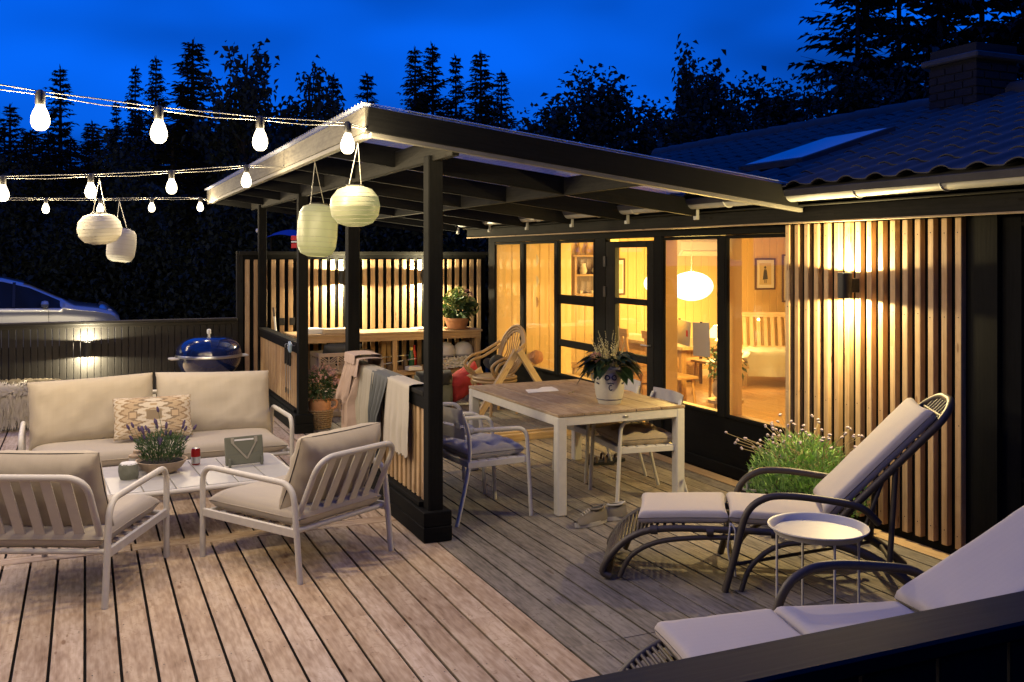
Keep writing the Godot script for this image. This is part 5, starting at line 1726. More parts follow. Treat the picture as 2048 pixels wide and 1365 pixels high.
func flower_ball(st: SurfaceTool, c: Vector3, r: float, n: int, l: float):
	for i in n:
		var d := rdir()
		leaf(st, c + d * r * 0.75, (d + rdir() * 0.4).normalized(), rdir(), l, l * 0.75, 0.1)

func counter():
	var t := thing("workbench", "long pine workbench with lower shelf against the screen fence", "workbench", Vector3(0, 0, -12.73))
	for k in 4:
		obj("top_board", bx(Vector3(3.73, 0.868, -0.235 + 0.157 * k), Vector3(2.62, 0.028, 0.153)), M.pine_board, t)
	obj("apron", bx(Vector3(3.73, 0.81, 0.285), Vector3(2.56, 0.085, 0.03)), M.pine_slat_0, t)
	for x in [2.47, 3.79, 4.985]:
		for z in [0.255, -0.27]:
			obj("leg", bx(Vector3(x, 0.425, z), Vector3(0.06, 0.85, 0.06)), M.pine_slat_1, t)
	for k in 4:
		obj("shelf_board", bx(Vector3(3.73, 0.352, -0.225 + 0.145 * k), Vector3(2.46, 0.022, 0.135)), M.pine_slat_2, t)
	obj("shelf_rail", bx(Vector3(3.73, 0.318, 0.283), Vector3(2.4, 0.045, 0.02)), M.pine_slat_0, t)
	for k in 17:
		var x := 2.64 + 0.142 * k
		obj("lower_slat", bx(Vector3(x, 0.16, 0.262), Vector3(0.062, 0.27, 0.02)), M["pine_slat_%d" % (k % 4)], t)
	for k in 5:
		obj("end_slat", bx(Vector3(4.975, 0.58, -0.2 + 0.1 * k), Vector3(0.02, 0.4, 0.045)), M["pine_slat_%d" % (k % 4)], t)
	# on the bench
	var pot := thing("hydrangea_pot", "fading hydrangea in a terracotta bowl pot at the end of the workbench", "plant", Vector3(4.735, 0.882, -12.62))
	obj("saucer", lt([Vector2(0, 0), Vector2(0.17, 0), Vector2(0.195, 0.018), Vector2(0.185, 0.018), Vector2(0, 0.008)], 24), M.terracotta, pot)
	obj("pot", lt([Vector2(0, 0.01), Vector2(0.13, 0.01), Vector2(0.165, 0.115), Vector2(0.18, 0.115), Vector2(0.182, 0.155), Vector2(0.165, 0.157), Vector2(0.155, 0.13), Vector2(0, 0.13)], 28), M.terracotta, pot)
	obj("leaves", leafy(Vector3(0, 0.28, 0.02), Vector3(0.19, 0.12, 0.16), 110, 0.15, 0.085, 4, 0.5), M.leaf_green, pot)
	var fb := S()
	for c in [Vector3(0.05, 0.42, 0.1), Vector3(0.17, 0.36, 0.08), Vector3(-0.08, 0.46, 0.02), Vector3(0.22, 0.28, 0.05), Vector3(0.05, 0.5, -0.05), Vector3(-0.12, 0.36, 0.1)]:
		flower_ball(fb, c, 0.085, 150, 0.034)
	obj("flower_heads", fb, M.leaf_lime, pot)
	fb = S()
	flower_ball(fb, Vector3(0.16, 0.47, -0.02), 0.075, 120, 0.034)
	obj("flower_head", fb, M.bloom_pink, pot)
	var names := [["paper_parcel", M.paper, Vector3(2.72, 0.918, -12.62), Vector3(0.22, 0.07, 0.24), "white paper parcel lying at the left end of the workbench", 0.2], ["cardboard_box", M.card_paper, Vector3(3.0, 0.914, -12.55), Vector3(0.34, 0.062, 0.24), "flat brown cardboard box on the workbench", -0.08], ["paper_stack", M.paper, Vector3(3.22, 0.905, -12.8), Vector3(0.3, 0.045, 0.22), "stack of white papers under the screen fence lamp", 0.1], ["newspaper", M.paper, Vector3(4.3, 0.897, -12.68), Vector3(0.36, 0.03, 0.24), "folded newspaper on the workbench near the pot", 0.15]]
	for q in names:
		tagged(q[0], bx(Vector3.ZERO, q[3], Basis(), 0.008), q[1], q[4], "paper" if q[0] != "cardboard_box" else "box", q[2], q[5])
	# crates
	var c := thing("folding_crate", "pale folding crate with slanted lattice on the workbench shelf", "crate", Vector3(3.1, 0.364, -12.55), 0.05, "pale folding crates")
	crate(c, 0.74, 0.28, 0.4)
	dup(c, Vector3(3.0, 0.0, -11.45), -0.1, "pale folding crate with slanted lattice standing on the deck behind the basket")
	var bag := tagged("grey_bag", cushion(0.5, 0.34, 0.16, Transform3D(Basis(Vector3.RIGHT, 0.9), Vector3.ZERO), 91, 4.0, false, 1.2), M.slate_cloth, "crumpled dark grey bag stuffed into the crate on the shelf", "bag", Vector3(3.08, 0.63, -12.55))
	# shelf clutter
	var bt := thing("green_bottle", "green plastic bottle with yellow cap on the workbench shelf", "bottle", Vector3(4.05, 0.363, -12.55))
	obj("body", lt([Vector2(0, 0), Vector2(0.042, 0), Vector2(0.042, 0.16), Vector2(0.028, 0.22), Vector2(0.02, 0.26), Vector2(0, 0.26)], 14), M.bottle_green, bt)
	obj("cap", lt([Vector2(0.022, 0.255), Vector2(0.024, 0.295), Vector2(0, 0.3)], 12), M.lid_yellow, bt)
	tagged("brown_jar", lt([Vector2(0, 0), Vector2(0.035, 0), Vector2(0.035, 0.12), Vector2(0.03, 0.14), Vector2(0, 0.14)], 12), M.leather_brown, "small brown jar beside the green bottle", "jar", Vector3(3.95, 0.363, -12.5))
	tagged("red_bottle", lt([Vector2(0, 0), Vector2(0.035, 0), Vector2(0.035, 0.2), Vector2(0.016, 0.25), Vector2(0.016, 0.31), Vector2(0, 0.31)], 12), M.can_red, "red bottle behind the green one on the shelf", "bottle", Vector3(4.14, 0.363, -12.7))
	tagged("white_box", bx(Vector3.ZERO, Vector3(0.2, 0.05, 0.14)), M.paper, "low white box at the front of the shelf", "box", Vector3(4.04, 0.389, -12.43), 0.1)
	for k in 2:
		var p := thing("garden_rod", ["pale metal rod leaning along the shelf, the steeper one", "pale metal rod lying along the shelf, the flatter one"][k], "rod", Vector3(3.7, 0.42 + 0.04 * k, -12.5 - 0.12 * k))
		obj("shaft", tb([Vector3(-0.3, 0.0 + 0.06 * k, 0), Vector3(0.4, 0.09, 0)], 0.009, 6), M.steel, p)
		obj("grip", tb([Vector3(-0.32, -0.003 + 0.06 * k, 0), Vector3(-0.16, 0.02 + 0.06 * k, 0)], 0.016, 6), M.white_plastic, p)
	for k in 3:
		tagged("paint_tin", lt([Vector2(0, 0), Vector2(0.045, 0), Vector2(0.045, 0.08), Vector2(0.04, 0.085), Vector2(0, 0.085)], 14), [M.zinc, M.brass, M.leather_brown][k], ["small zinc tin", "small brass-coloured tin", "small brown tin"][k] + " on the shelf between crate and bottle", "tin", Vector3(3.54 + 0.09 * k, 0.363, -12.48 - 0.03 * (k % 2)))
	for k in 2:
		var hm := thing("helmet", ["pale helmet on the workbench shelf, away from the end slats", "pale helmet on the workbench shelf, next to the end slats"][k], "helmet", Vector3(4.56 + 0.26 * k, 0.53, -12.6), 0.3 * k, "pale helmets on the shelf")
		obj("shell", lt([Vector2(0.135, 0), Vector2(0.14, 0.05), Vector2(0.12, 0.12), Vector2(0.07, 0.165), Vector2(0, 0.18)], 20), M.white_plastic, hm)
		obj("rim", lt([Vector2(0.13, -0.01), Vector2(0.142, -0.01), Vector2(0.142, 0.012), Vector2(0.13, 0.012)], 20), M.grey_cushion, hm)
	tagged("helmet_box", bx(Vector3.ZERO, Vector3(0.6, 0.15, 0.3)), M.black_cloth, "dark box on the shelf carrying the two helmets", "box", Vector3(4.66, 0.441, -12.65))
	var n := FastNoiseLite.new()
	n.frequency = 5.0
	var st := S()
	surf(st, func(a: float, b: float) -> Vector3:
		return Vector3((a - 0.5) * 0.42, 0.15 * (1.0 - b) + 0.03 * n.get_noise_2d(a * 1.5, b), 0.04 * b + 0.05 * n.get_noise_2d(a * 2.0 + 5.0, b * 1.3)), 20, 14)
	tagged("cream_cloth", st, M.white_cloth, "crumpled cream cloth hanging over the shelf edge", "cloth", Vector3(4.6, 0.37, -12.41))
	for k in 2:
		tagged("pebble", lt([Vector2(0, 0), Vector2(0.05, 0.004), Vector2(0.06, 0.025), Vector2(0.04, 0.045), Vector2(0, 0.05)], 12), M.pale_clay, "rounded pale stone at the end of the shelf", "stone", Vector3(4.78 + 0.12 * k, 0.363, -12.45), 0.0, "pale stones on the shelf")
	# floor things in front of the bench
	var rb := thing("red_bag", "red and orange plastic bag slumped beside the rattan chair", "bag", Vector3(4.42, 0, -11.55), 0.3)
	obj("body", cushion(0.55, 0.34, 0.3, Transform3D(Basis(Vector3(0, 0, 1), 0.4), Vector3(0, 0.28, 0)), 95, 3.0, false, 1.6), M.bag_red, rb)
	obj("label_panel", cushion(0.26, 0.16, 0.06, Transform3D(Basis(Vector3(0, 0, 1), 0.4), Vector3(0.1, 0.36, 0.13)), 96, 4.0, false, 1.0), M.card_paper, rb)
	var tb_ := thing("tool_bag", "dark teal and black tool bag on the deck behind the table", "bag", Vector3(4.0, 0, -11.5))
	obj("body", cushion(0.5, 0.42, 0.34, Transform3D(Basis(), Vector3(0, 0.2, 0)), 97, 5.0, false, 1.0), M.olive_canvas, tb_)
	obj("flap", cushion(0.46, 0.2, 0.36, Transform3D(Basis(), Vector3(0, 0.36, 0.01)), 98, 5.0, false, 1.0), M.black_cloth, tb_)
	obj("handle", tb(curve([Vector3(-0.12, 0.42, 0), Vector3(-0.08, 0.52, 0), Vector3(0.08, 0.52, 0), Vector3(0.12, 0.42, 0)], 4), 0.012, 6), M.black_cloth, tb_)
	# flower basket at the post
	var bk := thing("flower_basket", "wicker basket holding a clay jar of small pink flowers at the post", "plant", Vector3(2.37, 0, -10.62))
	var wk := S()
	for r in 9:
		var ring := PackedVector3Array()
		for k in 40:
			var e := TAU * k / 40.0
			var rr := 0.115 + 0.025 * r / 8.0 + 0.005 * (1.0 if (k / 2 + r) % 2 == 0 else -1.0)
			ring.append(Vector3(cos(e) * rr, 0.014 + 0.023 * r, sin(e) * rr))
		tube(wk, ring, 0.0085, 5, true)
	for k in 20:
		var e := TAU * k / 20.0
		tube(wk, PackedVector3Array([Vector3(cos(e) * 0.115, 0, sin(e) * 0.115), Vector3(cos(e) * 0.142, 0.215, sin(e) * 0.142)]), 0.006, 5)
	obj("basket", wk, M.wicker, bk)
	obj("jar", lt([Vector2(0, 0.03), Vector2(0.1, 0.03), Vector2(0.115, 0.18), Vector2(0.125, 0.28), Vector2(0.11, 0.31), Vector2(0.122, 0.33), Vector2(0.105, 0.33), Vector2(0.095, 0.3), Vector2(0, 0.29)], 22), M.terracotta, bk)
	obj("jar_handle", tb(curve([Vector3(0.105, 0.31, 0.04), Vector3(0.17, 0.3, 0.06), Vector3(0.165, 0.23, 0.06), Vector3(0.11, 0.21, 0.04)], 4), 0.014, 7), M.terracotta, bk)
	obj("leaves", leafy(Vector3(0, 0.45, 0), Vector3(0.17, 0.18, 0.17), 900, 0.05, 0.012, 5), M.leaf_green, bk)
	var pk := S()
	for k in 22:
		var d := rdir()
		d.y = absf(d.y)
		flower_ball(pk, Vector3(0.02, 0.49, 0) + d * Vector3(0.17, 0.19, 0.17), 0.022, 12, 0.03)
	obj("flowers", pk, M.bloom_pink, bk).set_meta("kind", "stuff")
	# throws
	drape("pale linen throw hanging over the divider, next to the bare rail", M.linen_cloth, -6.99, -6.46, 0.56, 0.45, 3, 0.012, 0.08)
	drape("dark slate-grey throw in thick folds over the divider", M.slate_cloth, -7.42, -6.97, 0.68, 0.4, 8, 0.045, -0.16)
	drape("oat-coloured throw over the divider between the slate and the pink cloth", M.oat_cloth, -7.84, -7.36, 0.74, 0.4, 14, 0.022)
	var pink = drape("pink hooded jacket slung over the post end of the divider", M.pink_cloth, -8.2, -7.74, 0.62, 0.35, 21, 0.06, -0.14)
	pink.set_meta("category", "jacket")
	drape("", M.pink_cloth, -8.16, -7.9, 0.40, 0.2, 33, 0.07, 0.1, 0.035, pink)
	drape("", M.pink_cloth, -7.98, -7.7, 0.2, 0.22, 37, 0.05, -0.05, 0.06, pink)
	drape("", M.pink_cloth, -8.12, -7.78, 0.13, 0.12, 41, 0.03, 0.0, 0.085, pink)
	# grill tools hung on the rear divider
	var lab := ["black-handled grill tongs hung on the slatted divider", "black-handled grill turner hung on the slatted divider", "black grill brush with pale blue head hung on the divider by the post"]
	for k in 3:
		var g := thing("grill_tool", lab[k], "grill tool", Vector3(2.055, 0.9, -10.86 + 0.13 * k), 0.0, "grill tools on the divider")
		obj("hook", tb(fillet([Vector3(0.05, 0.02, 0), Vector3(-0.02, 0.02, 0), Vector3(-0.02, -0.02, 0)], 0.015, 4), 0.004, 5), M.steel, g)
		obj("grip", tb([Vector3(-0.015, -0.02, 0), Vector3(-0.015, -0.2, 0)], 0.014, 8), M.black_metal, g)
		obj("shaft", tb([Vector3(-0.015, -0.2, 0), Vector3(-0.013, -0.46, 0.01)], 0.006, 6), M.steel, g)
		if k == 2:
			obj("head", bx(Vector3(-0.02, 0.01, 0.02), Vector3(0.03, 0.1, 0.09), Basis(Vector3.RIGHT, 0.4), 0.01), M.tool_blue, g)
		else:
			obj("head", lt([Vector2(0, -0.006), Vector2(0.03, -0.003), Vector2(0.036, 0.003), Vector2(0, 0.006)], 12, Transform3D(Basis(Vector3(0, 0, 1), PI / 2), Vector3(-0.013, -0.49, 0.01))), M.black_metal, g)
	var br := thing("broom", "broom with pale shaft and dark red cap leaning on the screen fence", "broom", Vector3(2.3, 0, -12.92))
	obj("shaft", tb([Vector3(0.06, 0.05, 0.12), Vector3(-0.02, 1.12, 0.0)], 0.013, 7), M.white_plastic, br)
	obj("cap", tb([Vector3(-0.02, 1.1, 0.002), Vector3(-0.028, 1.22, -0.006)], 0.017, 7), M.leather_brown, br)
	obj("brush", bx(Vector3(0.06, 0.035, 0.12), Vector3(0.26, 0.07, 0.05)), M.black_cloth, br)
	rattan_chair()
	# timber trestle behind the table
	var e := thing("trestle", "raw timber trestle with splayed legs behind the dining table", "trestle", Vector3(4.1, 0, -9.15), 0.06)
	for q in [[-0.6, 0.0], [0.6, 0.045]]:
		var s2 := S()
		bar(s2, Vector3(0.0, 0.92, q[1]), Vector3(q[0], 0.03, q[1]), 0.07, 0.04, Vector3(0, 0, 1))
		obj("leg", s2, M.raw_timber, e)
	obj("foot_bar", bx(Vector3(0, 0.035, 0.09), Vector3(1.2, 0.07, 0.045)), M.raw_timber, e)
	obj("foot_bar", bx(Vector3(0, 0.035, -0.06), Vector3(1.2, 0.07, 0.045)), M.raw_timber, e)

func rattan_chair():
	var t := thing("rattan_armchair", "pale bent-rattan armchair with round woven back by the window corner", "chair", Vector3(4.52, 0, -10.75), -PI / 2 + 0.22)
	var m: Material = M.rattan_pale
	for y in [0.40, 0.44]:
		var ring := PackedVector3Array()
		for k in 36:
			var e := TAU * k / 36.0
			ring.append(Vector3(cos(e) * 0.26, y, sin(e) * 0.25))
		obj("seat_hoop", tb(ring, 0.02, 8, true), m, t)
	obj("seat", lt([Vector2(0, 0.445), Vector2(0.25, 0.45), Vector2(0.25, 0.43), Vector2(0, 0.43)], 28), m, t)
	for k in 4:
		var e := TAU * k / 4.0 + PI / 4
		obj("leg", tb([Vector3(cos(e) * 0.22, 0.42, sin(e) * 0.22), Vector3(cos(e) * 0.27, 0.0, sin(e) * 0.27)], 0.018, 8), m, t)
	for r in 3:
		var ring := PackedVector3Array()
		for k in 40:
			var e := TAU * k / 40.0
			ring.append(Vector3(cos(e) * (0.25 - 0.03 * r), 0.74 + sin(e) * (0.30 - 0.032 * r), -0.25 - 0.30 * (sin(e) * 0.30 + 0.02)))
		obj("back_hoop", tb(ring, 0.016, 8, true), m, t)
	for k in 7:
		var x := -0.15 + 0.05 * k
		var hgt := sqrt(maxf(0.0, 1.0 - pow(x / 0.19, 2.0))) * 0.23
		obj("back_cane", tb(curve([Vector3(x, 0.74 - hgt, -0.25 + 0.3 * hgt), Vector3(x * 0.7 + 0.015, 0.74, -0.255), Vector3(x, 0.74 + hgt, -0.25 - 0.3 * hgt)], 4), 0.007, 6), m, t)
	for s in [-1.0, 1.0]:
		for q in 2:
			var o := 0.055 * q
			obj("arm_loop", tb(curve([Vector3(s * 0.25, 0.84 - o, -0.26), Vector3(s * (0.31 - o * 0.3), 0.72 - o, -0.05), Vector3(s * (0.31 - o * 0.3), 0.68 - o, 0.12), Vector3(s * 0.29, 0.60 - o, 0.24 - o), Vector3(s * 0.27, 0.5, 0.2 - o), Vector3(s * 0.25, 0.44, 0.1)], 5), 0.018, 8), m, t)
	tagged("black_hat", lt([Vector2(0, 0.13), Vector2(0.07, 0.125), Vector2(0.095, 0.08), Vector2(0.1, 0.02), Vector2(0.17, 0.008), Vector2(0.168, 0.0), Vector2(0, 0.0)], 20, Transform3D(Basis(Vector3.RIGHT, 0.5), Vector3.ZERO)), M.black_cloth, "black hat lying on the bent-rattan armchair", "hat", Vector3(4.56, 0.56, -10.8), 0.4)

# ---------------------------------------------------------------- things on the tables
func tabletop_things():
	var y := 0.381
	# bowl of lavender
	var b := thing("lavender_bowl", "shallow pale clay bowl of purple lavender on the coffee table", "plant", Vector3(0.49, y, -7.2))
	obj("bowl", lt([Vector2(0, 0), Vector2(0.09, 0.0), Vector2(0.135, 0.035), Vector2(0.17, 0.082), Vector2(0.176, 0.09), Vector2(0.163, 0.09), Vector2(0.14, 0.062), Vector2(0, 0.058)], 30), M.pale_clay, b)
	obj("soil", lt([Vector2(0, 0.075), Vector2(0.15, 0.074)], 20), M.soil, b)
	var lf := S()
	var fl := S()
	var sm := S()
	for i in 950:
		var e := rng.randf() * TAU
		var r := sqrt(rng.randf()) * 0.13
		var h := rng.randf_range(0.0, 0.2) * (1.0 - r * 2.2)
		leaf(lf, Vector3(cos(e) * r * (1.0 + h * 2.0), 0.085 + h, sin(e) * r * (1.0 + h * 2.0)), (Vector3(cos(e) * 0.5, 0.8, sin(e) * 0.5) + rdir() * 0.45).normalized(), rdir(), rng.randf_range(0.03, 0.055), 0.008, 0.1)
	for i in 30:
		var e := rng.randf() * TAU
		var r := sqrt(rng.randf()) * 0.12
		var p := Vector3(cos(e) * r, 0.12, sin(e) * r)
		var tip := Vector3(cos(e) * r * 1.9, rng.randf_range(0.2, 0.33), sin(e) * r * 1.9)
		if i == 0:
			tip = Vector3(-0.02, 0.42, -0.02)
		tube(sm, PackedVector3Array([p, tip]), 0.0016, 4)
		var d := (tip - p).normalized()
		lathe(fl, [Vector2(0, -0.005), Vector2(0.008, 0.004), Vector2(0.0095, 0.018), Vector2(0.006, 0.036), Vector2(0, 0.042)], 6, Transform3D(Basis(d.cross(Vector3(0, 0, 1)).normalized(), d, d.cross(Vector3(0, 0, 1)).normalized().cross(d)), tip))
	obj("leaves", lf, M.leaf_green, b)
	obj("stems", sm, M.leaf_green, b)
	obj("flowers", fl, M.bloom_purple, b)
	# drinks can
	var c := thing("drink_can", "red drinks can behind the lavender bowl", "can", Vector3(0.735, y, -7.36))
	obj("body", lt([Vector2(0, 0.004), Vector2(0.024, 0.0), Vector2(0.033, 0.01), Vector2(0.033, 0.105), Vector2(0.027, 0.117), Vector2(0.027, 0.12)], 20), M.can_red, c)
	obj("lid", lt([Vector2(0.027, 0.12), Vector2(0.025, 0.121), Vector2(0.023, 0.116), Vector2(0, 0.116)], 20), M.steel, c)
	obj("label_panel", lt([Vector2(0.0335, 0.012), Vector2(0.0335, 0.06)], 20), M.steel, c)
	# jars
	var j := thing("candle_jar", "lidded cream candle jar on the coffee table behind the stone pot", "jar", Vector3(0.34, y, -7.36))
	obj("body", lt([Vector2(0, 0), Vector2(0.05, 0), Vector2(0.056, 0.02), Vector2(0.056, 0.09), Vector2(0, 0.09)], 20), M.stoneware, j)
	obj("lid", lt([Vector2(0.06, 0.09), Vector2(0.06, 0.105), Vector2(0.03, 0.118), Vector2(0.03, 0.135), Vector2(0, 0.138)], 20), M.pale_clay, j)
	var n := FastNoiseLite.new()
	n.frequency = 12.0
	var st := S()
	surf(st, func(a: float, q: float) -> Vector3:
		var e := a * TAU
		var r := 0.055 + 0.012 * sin(q * PI) + 0.012 * n.get_noise_2d(cos(e) * 0.3 + q * 0.1, sin(e) * 0.3 + 4.0)
		return Vector3(cos(e) * r, q * 0.105, sin(e) * r), 20, 8, true)
	var k := thing("stone_pot", "small rough olive stone tealight pot at the armchair end of the coffee table", "candle holder", Vector3(0.27, y, -7.08))
	obj("body", st, M.olive_canvas, k)
	obj("wax", lt([Vector2(0.058, 0.1), Vector2(0.05, 0.11), Vector2(0, 0.104)], 16), M.paper, k)
	# tablet in a canvas case
	var t := thing("tablet_case", "tablet standing in an olive canvas case with strap handles", "tablet", Vector3(1.06, y, -7.2), 0.12)
	var B := Basis(Vector3.RIGHT, -0.2)
	obj("case", bx(B * Vector3(0, 0.105, 0) + Vector3(0, 0.002, 0), Vector3(0.275, 0.2, 0.022), B, 0.01), M.olive_canvas, t)
	obj("flap", bx(B * Vector3(0, 0.045, 0.014), Vector3(0.26, 0.07, 0.006), B, 0.003), M.olive_canvas, t)
	obj("screen_edge", bx(B * Vector3(0, 0.182, 0.013), Vector3(0.14, 0.012, 0.003), B, 0.001), M.paper, t)
	for s in [-1.0, 1.0]:
		var q := S()
		bar(q, B * Vector3(s * 0.085, 0.2, 0.015), B * Vector3(s * 0.085, 0.16, 0.018), 0.022, 0.004, Vector3(0, 0, 1))
		bar(q, B * Vector3(s * 0.085, 0.162, 0.018), B * Vector3(0.015, 0.045, 0.021), 0.012, 0.004, Vector3(0, 0, 1))
		obj("strap", q, M.oat_cloth, t)
		obj("foot", bx(Vector3(s * 0.115, 0.03, 0.03), Vector3(0.016, 0.06, 0.03)), M.olive_canvas, t)
	# bracelet left on the table
	# crock of cut leaves on the dining table
	var cr := thing("stoneware_crock", "grey stoneware crock with blue scrolls holding a leafy bouquet", "crock", Vector3(3.76, 0.745, -6.62))
	var prof := [Vector2(0, 0), Vector2(0.085, 0), Vector2(0.09, 0.01), Vector2(0.108, 0.07), Vector2(0.117, 0.13), Vector2(0.115, 0.19), Vector2(0.102, 0.235), Vector2(0.092, 0.25), Vector2(0.095, 0.27), Vector2(0.088, 0.272), Vector2(0.083, 0.24), Vector2(0, 0.235)]
	obj("body", lt(prof, 36), M.stoneware, cr)
	var rad := func(yy: float) -> float:
		for i in prof.size() - 1:
			if yy >= prof[i].y and yy <= prof[i + 1].y and prof[i + 1].y > prof[i].y:
				return lerpf(prof[i].x, prof[i + 1].x, (yy - prof[i].y) / (prof[i + 1].y - prof[i].y))
		return 0.1
	var on := func(ang: float, yy: float) -> Vector3: return Vector3(sin(ang) * (rad.call(yy) + 0.001), yy, cos(ang) * (rad.call(yy) + 0.001))
	var band := PackedVector3Array()
	for i in 48:
		band.append(on.call(TAU * i / 48.0, 0.038))
	obj("blue_band", tb(band, 0.0035, 5, true), M.cobalt_glaze, cr)
	var a0 := -0.42
	for s in [-1.0, 1.0]:
		var pts := PackedVector3Array()
		for i in 22:
			var e := i / 21.0 * TAU * 1.05 + 0.6
			var rr := 0.024 * (1.0 - 0.3 * i / 21.0)
			pts.append(on.call(a0 + s * (0.26 + cos(e) * rr * 8.0), 0.21 + sin(e) * rr * 0.8))
		obj("blue_scroll", tb(pts, 0.005, 5), M.cobalt_glaze, cr)
	var sc := PackedVector3Array()
	for i in 20:
		var e := i / 19.0 * 4.6 + 1.2
		sc.append(on.call(a0 + cos(e) * 0.15 * (1.0 - i / 40.0), 0.135 + sin(e) * 0.02))
	obj("blue_scroll", tb(sc, 0.005, 5), M.cobalt_glaze, cr)
	obj("blue_scroll", tb([on.call(a0 - 0.22, 0.165), on.call(a0, 0.172), on.call(a0 + 0.22, 0.164)], 0.004, 5), M.cobalt_glaze, cr)
	for s in [-1.0, 1.0]:
		for i in 3:
			obj("blue_leaf", tb([on.call(a0 + s * (1.02 + 0.04 * i), 0.235 - 0.034 * i), on.call(a0 + s * (0.84 + 0.12 * (i % 2)), 0.222 - 0.03 * i)], 0.0065, 5), M.cobalt_glaze, cr)
		obj("ear_handle", tb(curve([Vector3(s * 0.1, 0.235, -0.04), Vector3(s * 0.13, 0.225, -0.05), Vector3(s * 0.125, 0.19, -0.05), Vector3(s * 0.112, 0.18, -0.045)], 4), 0.01, 6), M.stoneware, cr)
	# one bundle of cut leaves and flowers, its own thing standing in the crock
	var bq := thing("bouquet", "bouquet of broad dark leaves and pale flower spikes in the crock", "bouquet", Vector3(3.76, 0.985, -6.62))
	var big := S()
	for i in 78:
		var e := rng.randf() * TAU
		var d := Vector3(cos(e), rng.randf_range(-0.3, 0.8), sin(e)).normalized()
		broad_leaf(big, Vector3(cos(e) * 0.05, 0.03 + rng.randf() * 0.08, sin(e) * 0.05) + d * 0.04, d, Vector3.UP, rng.randf_range(0.12, 0.19), rng.randf_range(0.08, 0.12), 0.6)
	obj("broad_leaves", big, M.leaf_deep, bq)
	var sp := S()
	for i in 16:
		var e := rng.randf() * TAU
		var r := rng.randf() * 0.1
		var p := Vector3(cos(e) * r, 0.1, sin(e) * r)
		var h := rng.randf_range(0.1, 0.23)
		for q in 26:
			var u := q / 25.0
			leaf(sp, p + Vector3(cos(e) * 0.05 * u, h * u, sin(e) * 0.05 * u), (rdir() + Vector3.UP).normalized(), rdir(), 0.022 * (1.2 - u), 0.012, 0.1)
	obj("flower_spikes", sp, M.bloom_cream, bq)
	var pk := S()
	flower_ball(pk, Vector3(-0.13, 0.13, 0.02), 0.026, 40, 0.03)
	obj("pink_bloom", pk, M.bloom_pink, bq)
	obj("twig", tb(curve([Vector3(0.03, 0.05, 0), Vector3(0.07, 0.18, 0.0), Vector3(0.085, 0.26, 0.0), Vector3(0.08, 0.36, 0.0)], 4), 0.003, 5), M.dry_stem, bq)
	# papers on the dining table
	var pp := S()
	var poly := PackedVector2Array([Vector2(-0.2, 0.1), Vector2(0.1, 0.13), Vector2(0.16, 0.02), Vector2(0.2, -0.1), Vector2(0.12, -0.13), Vector2(0.02, -0.06), Vector2(-0.1, -0.08)])
	prism(pp, poly, 0.003, Transform3D(Basis(Vector3.RIGHT, PI / 2), Vector3(0, 0.0032, 0)))
	tagged("loose_paper", pp, M.paper, "crumpled white paper lying on the dining table", "paper", Vector3(3.58, 0.7455, -7.5), 0.2)
	for i in 2:
		tagged("fallen_leaf", tb([Vector3(-0.04, 0.004, 0), Vector3(0, 0.008, 0.004), Vector3(0.04, 0.004, -0.004)], 0.005, 5), M.dry_stem, "small dry leaf fallen on the dining table", "leaf", Vector3(3.72 + 0.06 * i, 0.746, -7.22 - 0.05 * i), 0.9, "fallen leaves on the table")

# ---------------------------------------------------------------- bulbs and lanterns
func bulb(at: Vector3, label: String, group: String, size := 1.2):
	var t := thing("string_light_bulb", label, "light bulb", at, 0.0, group)
	var prof := [Vector2(0, -0.062), Vector2(0.016, -0.06), Vector2(0.029, -0.048), Vector2(0.035, -0.028), Vector2(0.034, -0.008), Vector2(0.026, 0.016), Vector2(0.018, 0.032), Vector2(0.016, 0.042)]
	for i in prof.size():
		prof[i] *= size
	obj("bulb", lt(prof, 16), M.bulb_glass, t)
	obj("socket", lt([Vector2(0.017, 0.04), Vector2(0.019, 0.045), Vector2(0.019, 0.085), Vector2(0.008, 0.1), Vector2(0, 0.1)].map(func(v): return v * size), 10), M.cord_black, t)
	omni(t, Vector3(0, -0.02, 0), Color(1, 0.9, 0.71), BULB, 0.03)

const BULB := 1.05

func light_string(a: Vector3, step: Vector3, n: int, ys: Array, attach: Vector3, which: String, back: int):
	var wire := PackedVector3Array([attach])
	var cord := PackedVector3Array([attach + Vector3(0, -0.01, 0)])
	for k in n:
		var p := a + step * k
		p.y = ys[mini(k, ys.size() - 1)]
		bulb(p, "glowing bulb, " + ["first", "second", "third", "fourth", "fifth", "sixth", "seventh"][k] + " from " + which + " on its string", "bulbs on the string tied to " + which)
		wire.append(p + Vector3(0, 0.112, 0))
		cord.append(p + Vector3(0, 0.097, 0))
		if k < n - 1:
			var q := a + step * (k + 0.5)
			q.y = (ys[mini(k, ys.size() - 1)] + ys[mini(k + 1, ys.size() - 1)]) * 0.5
			wire.append(q + Vector3(0, 0.114, 0))
			cord.append(q + Vector3(0, 0.086, 0))
	var e := a + step * (n + 0.3)
	e.y = wire[-1].y + 0.08
	wire.append(e)
	cord.append(e - Vector3(0, 0.02, 0))
	var t := thing("light_string", "pale wire and cord of the light string tied to " + which, "light string")
	obj("wire", tb(wire, 0.0035, 5), M.cord_pale, t)
	obj("cord", tb(cord, 0.0028, 5), M.cord_pale, t)
	obj("knot", lt([Vector2(0, -0.015), Vector2(0.012, 0), Vector2(0, 0.015)], 8, Transform3D(Basis(), attach)), M.cord_pale, t)
	return e

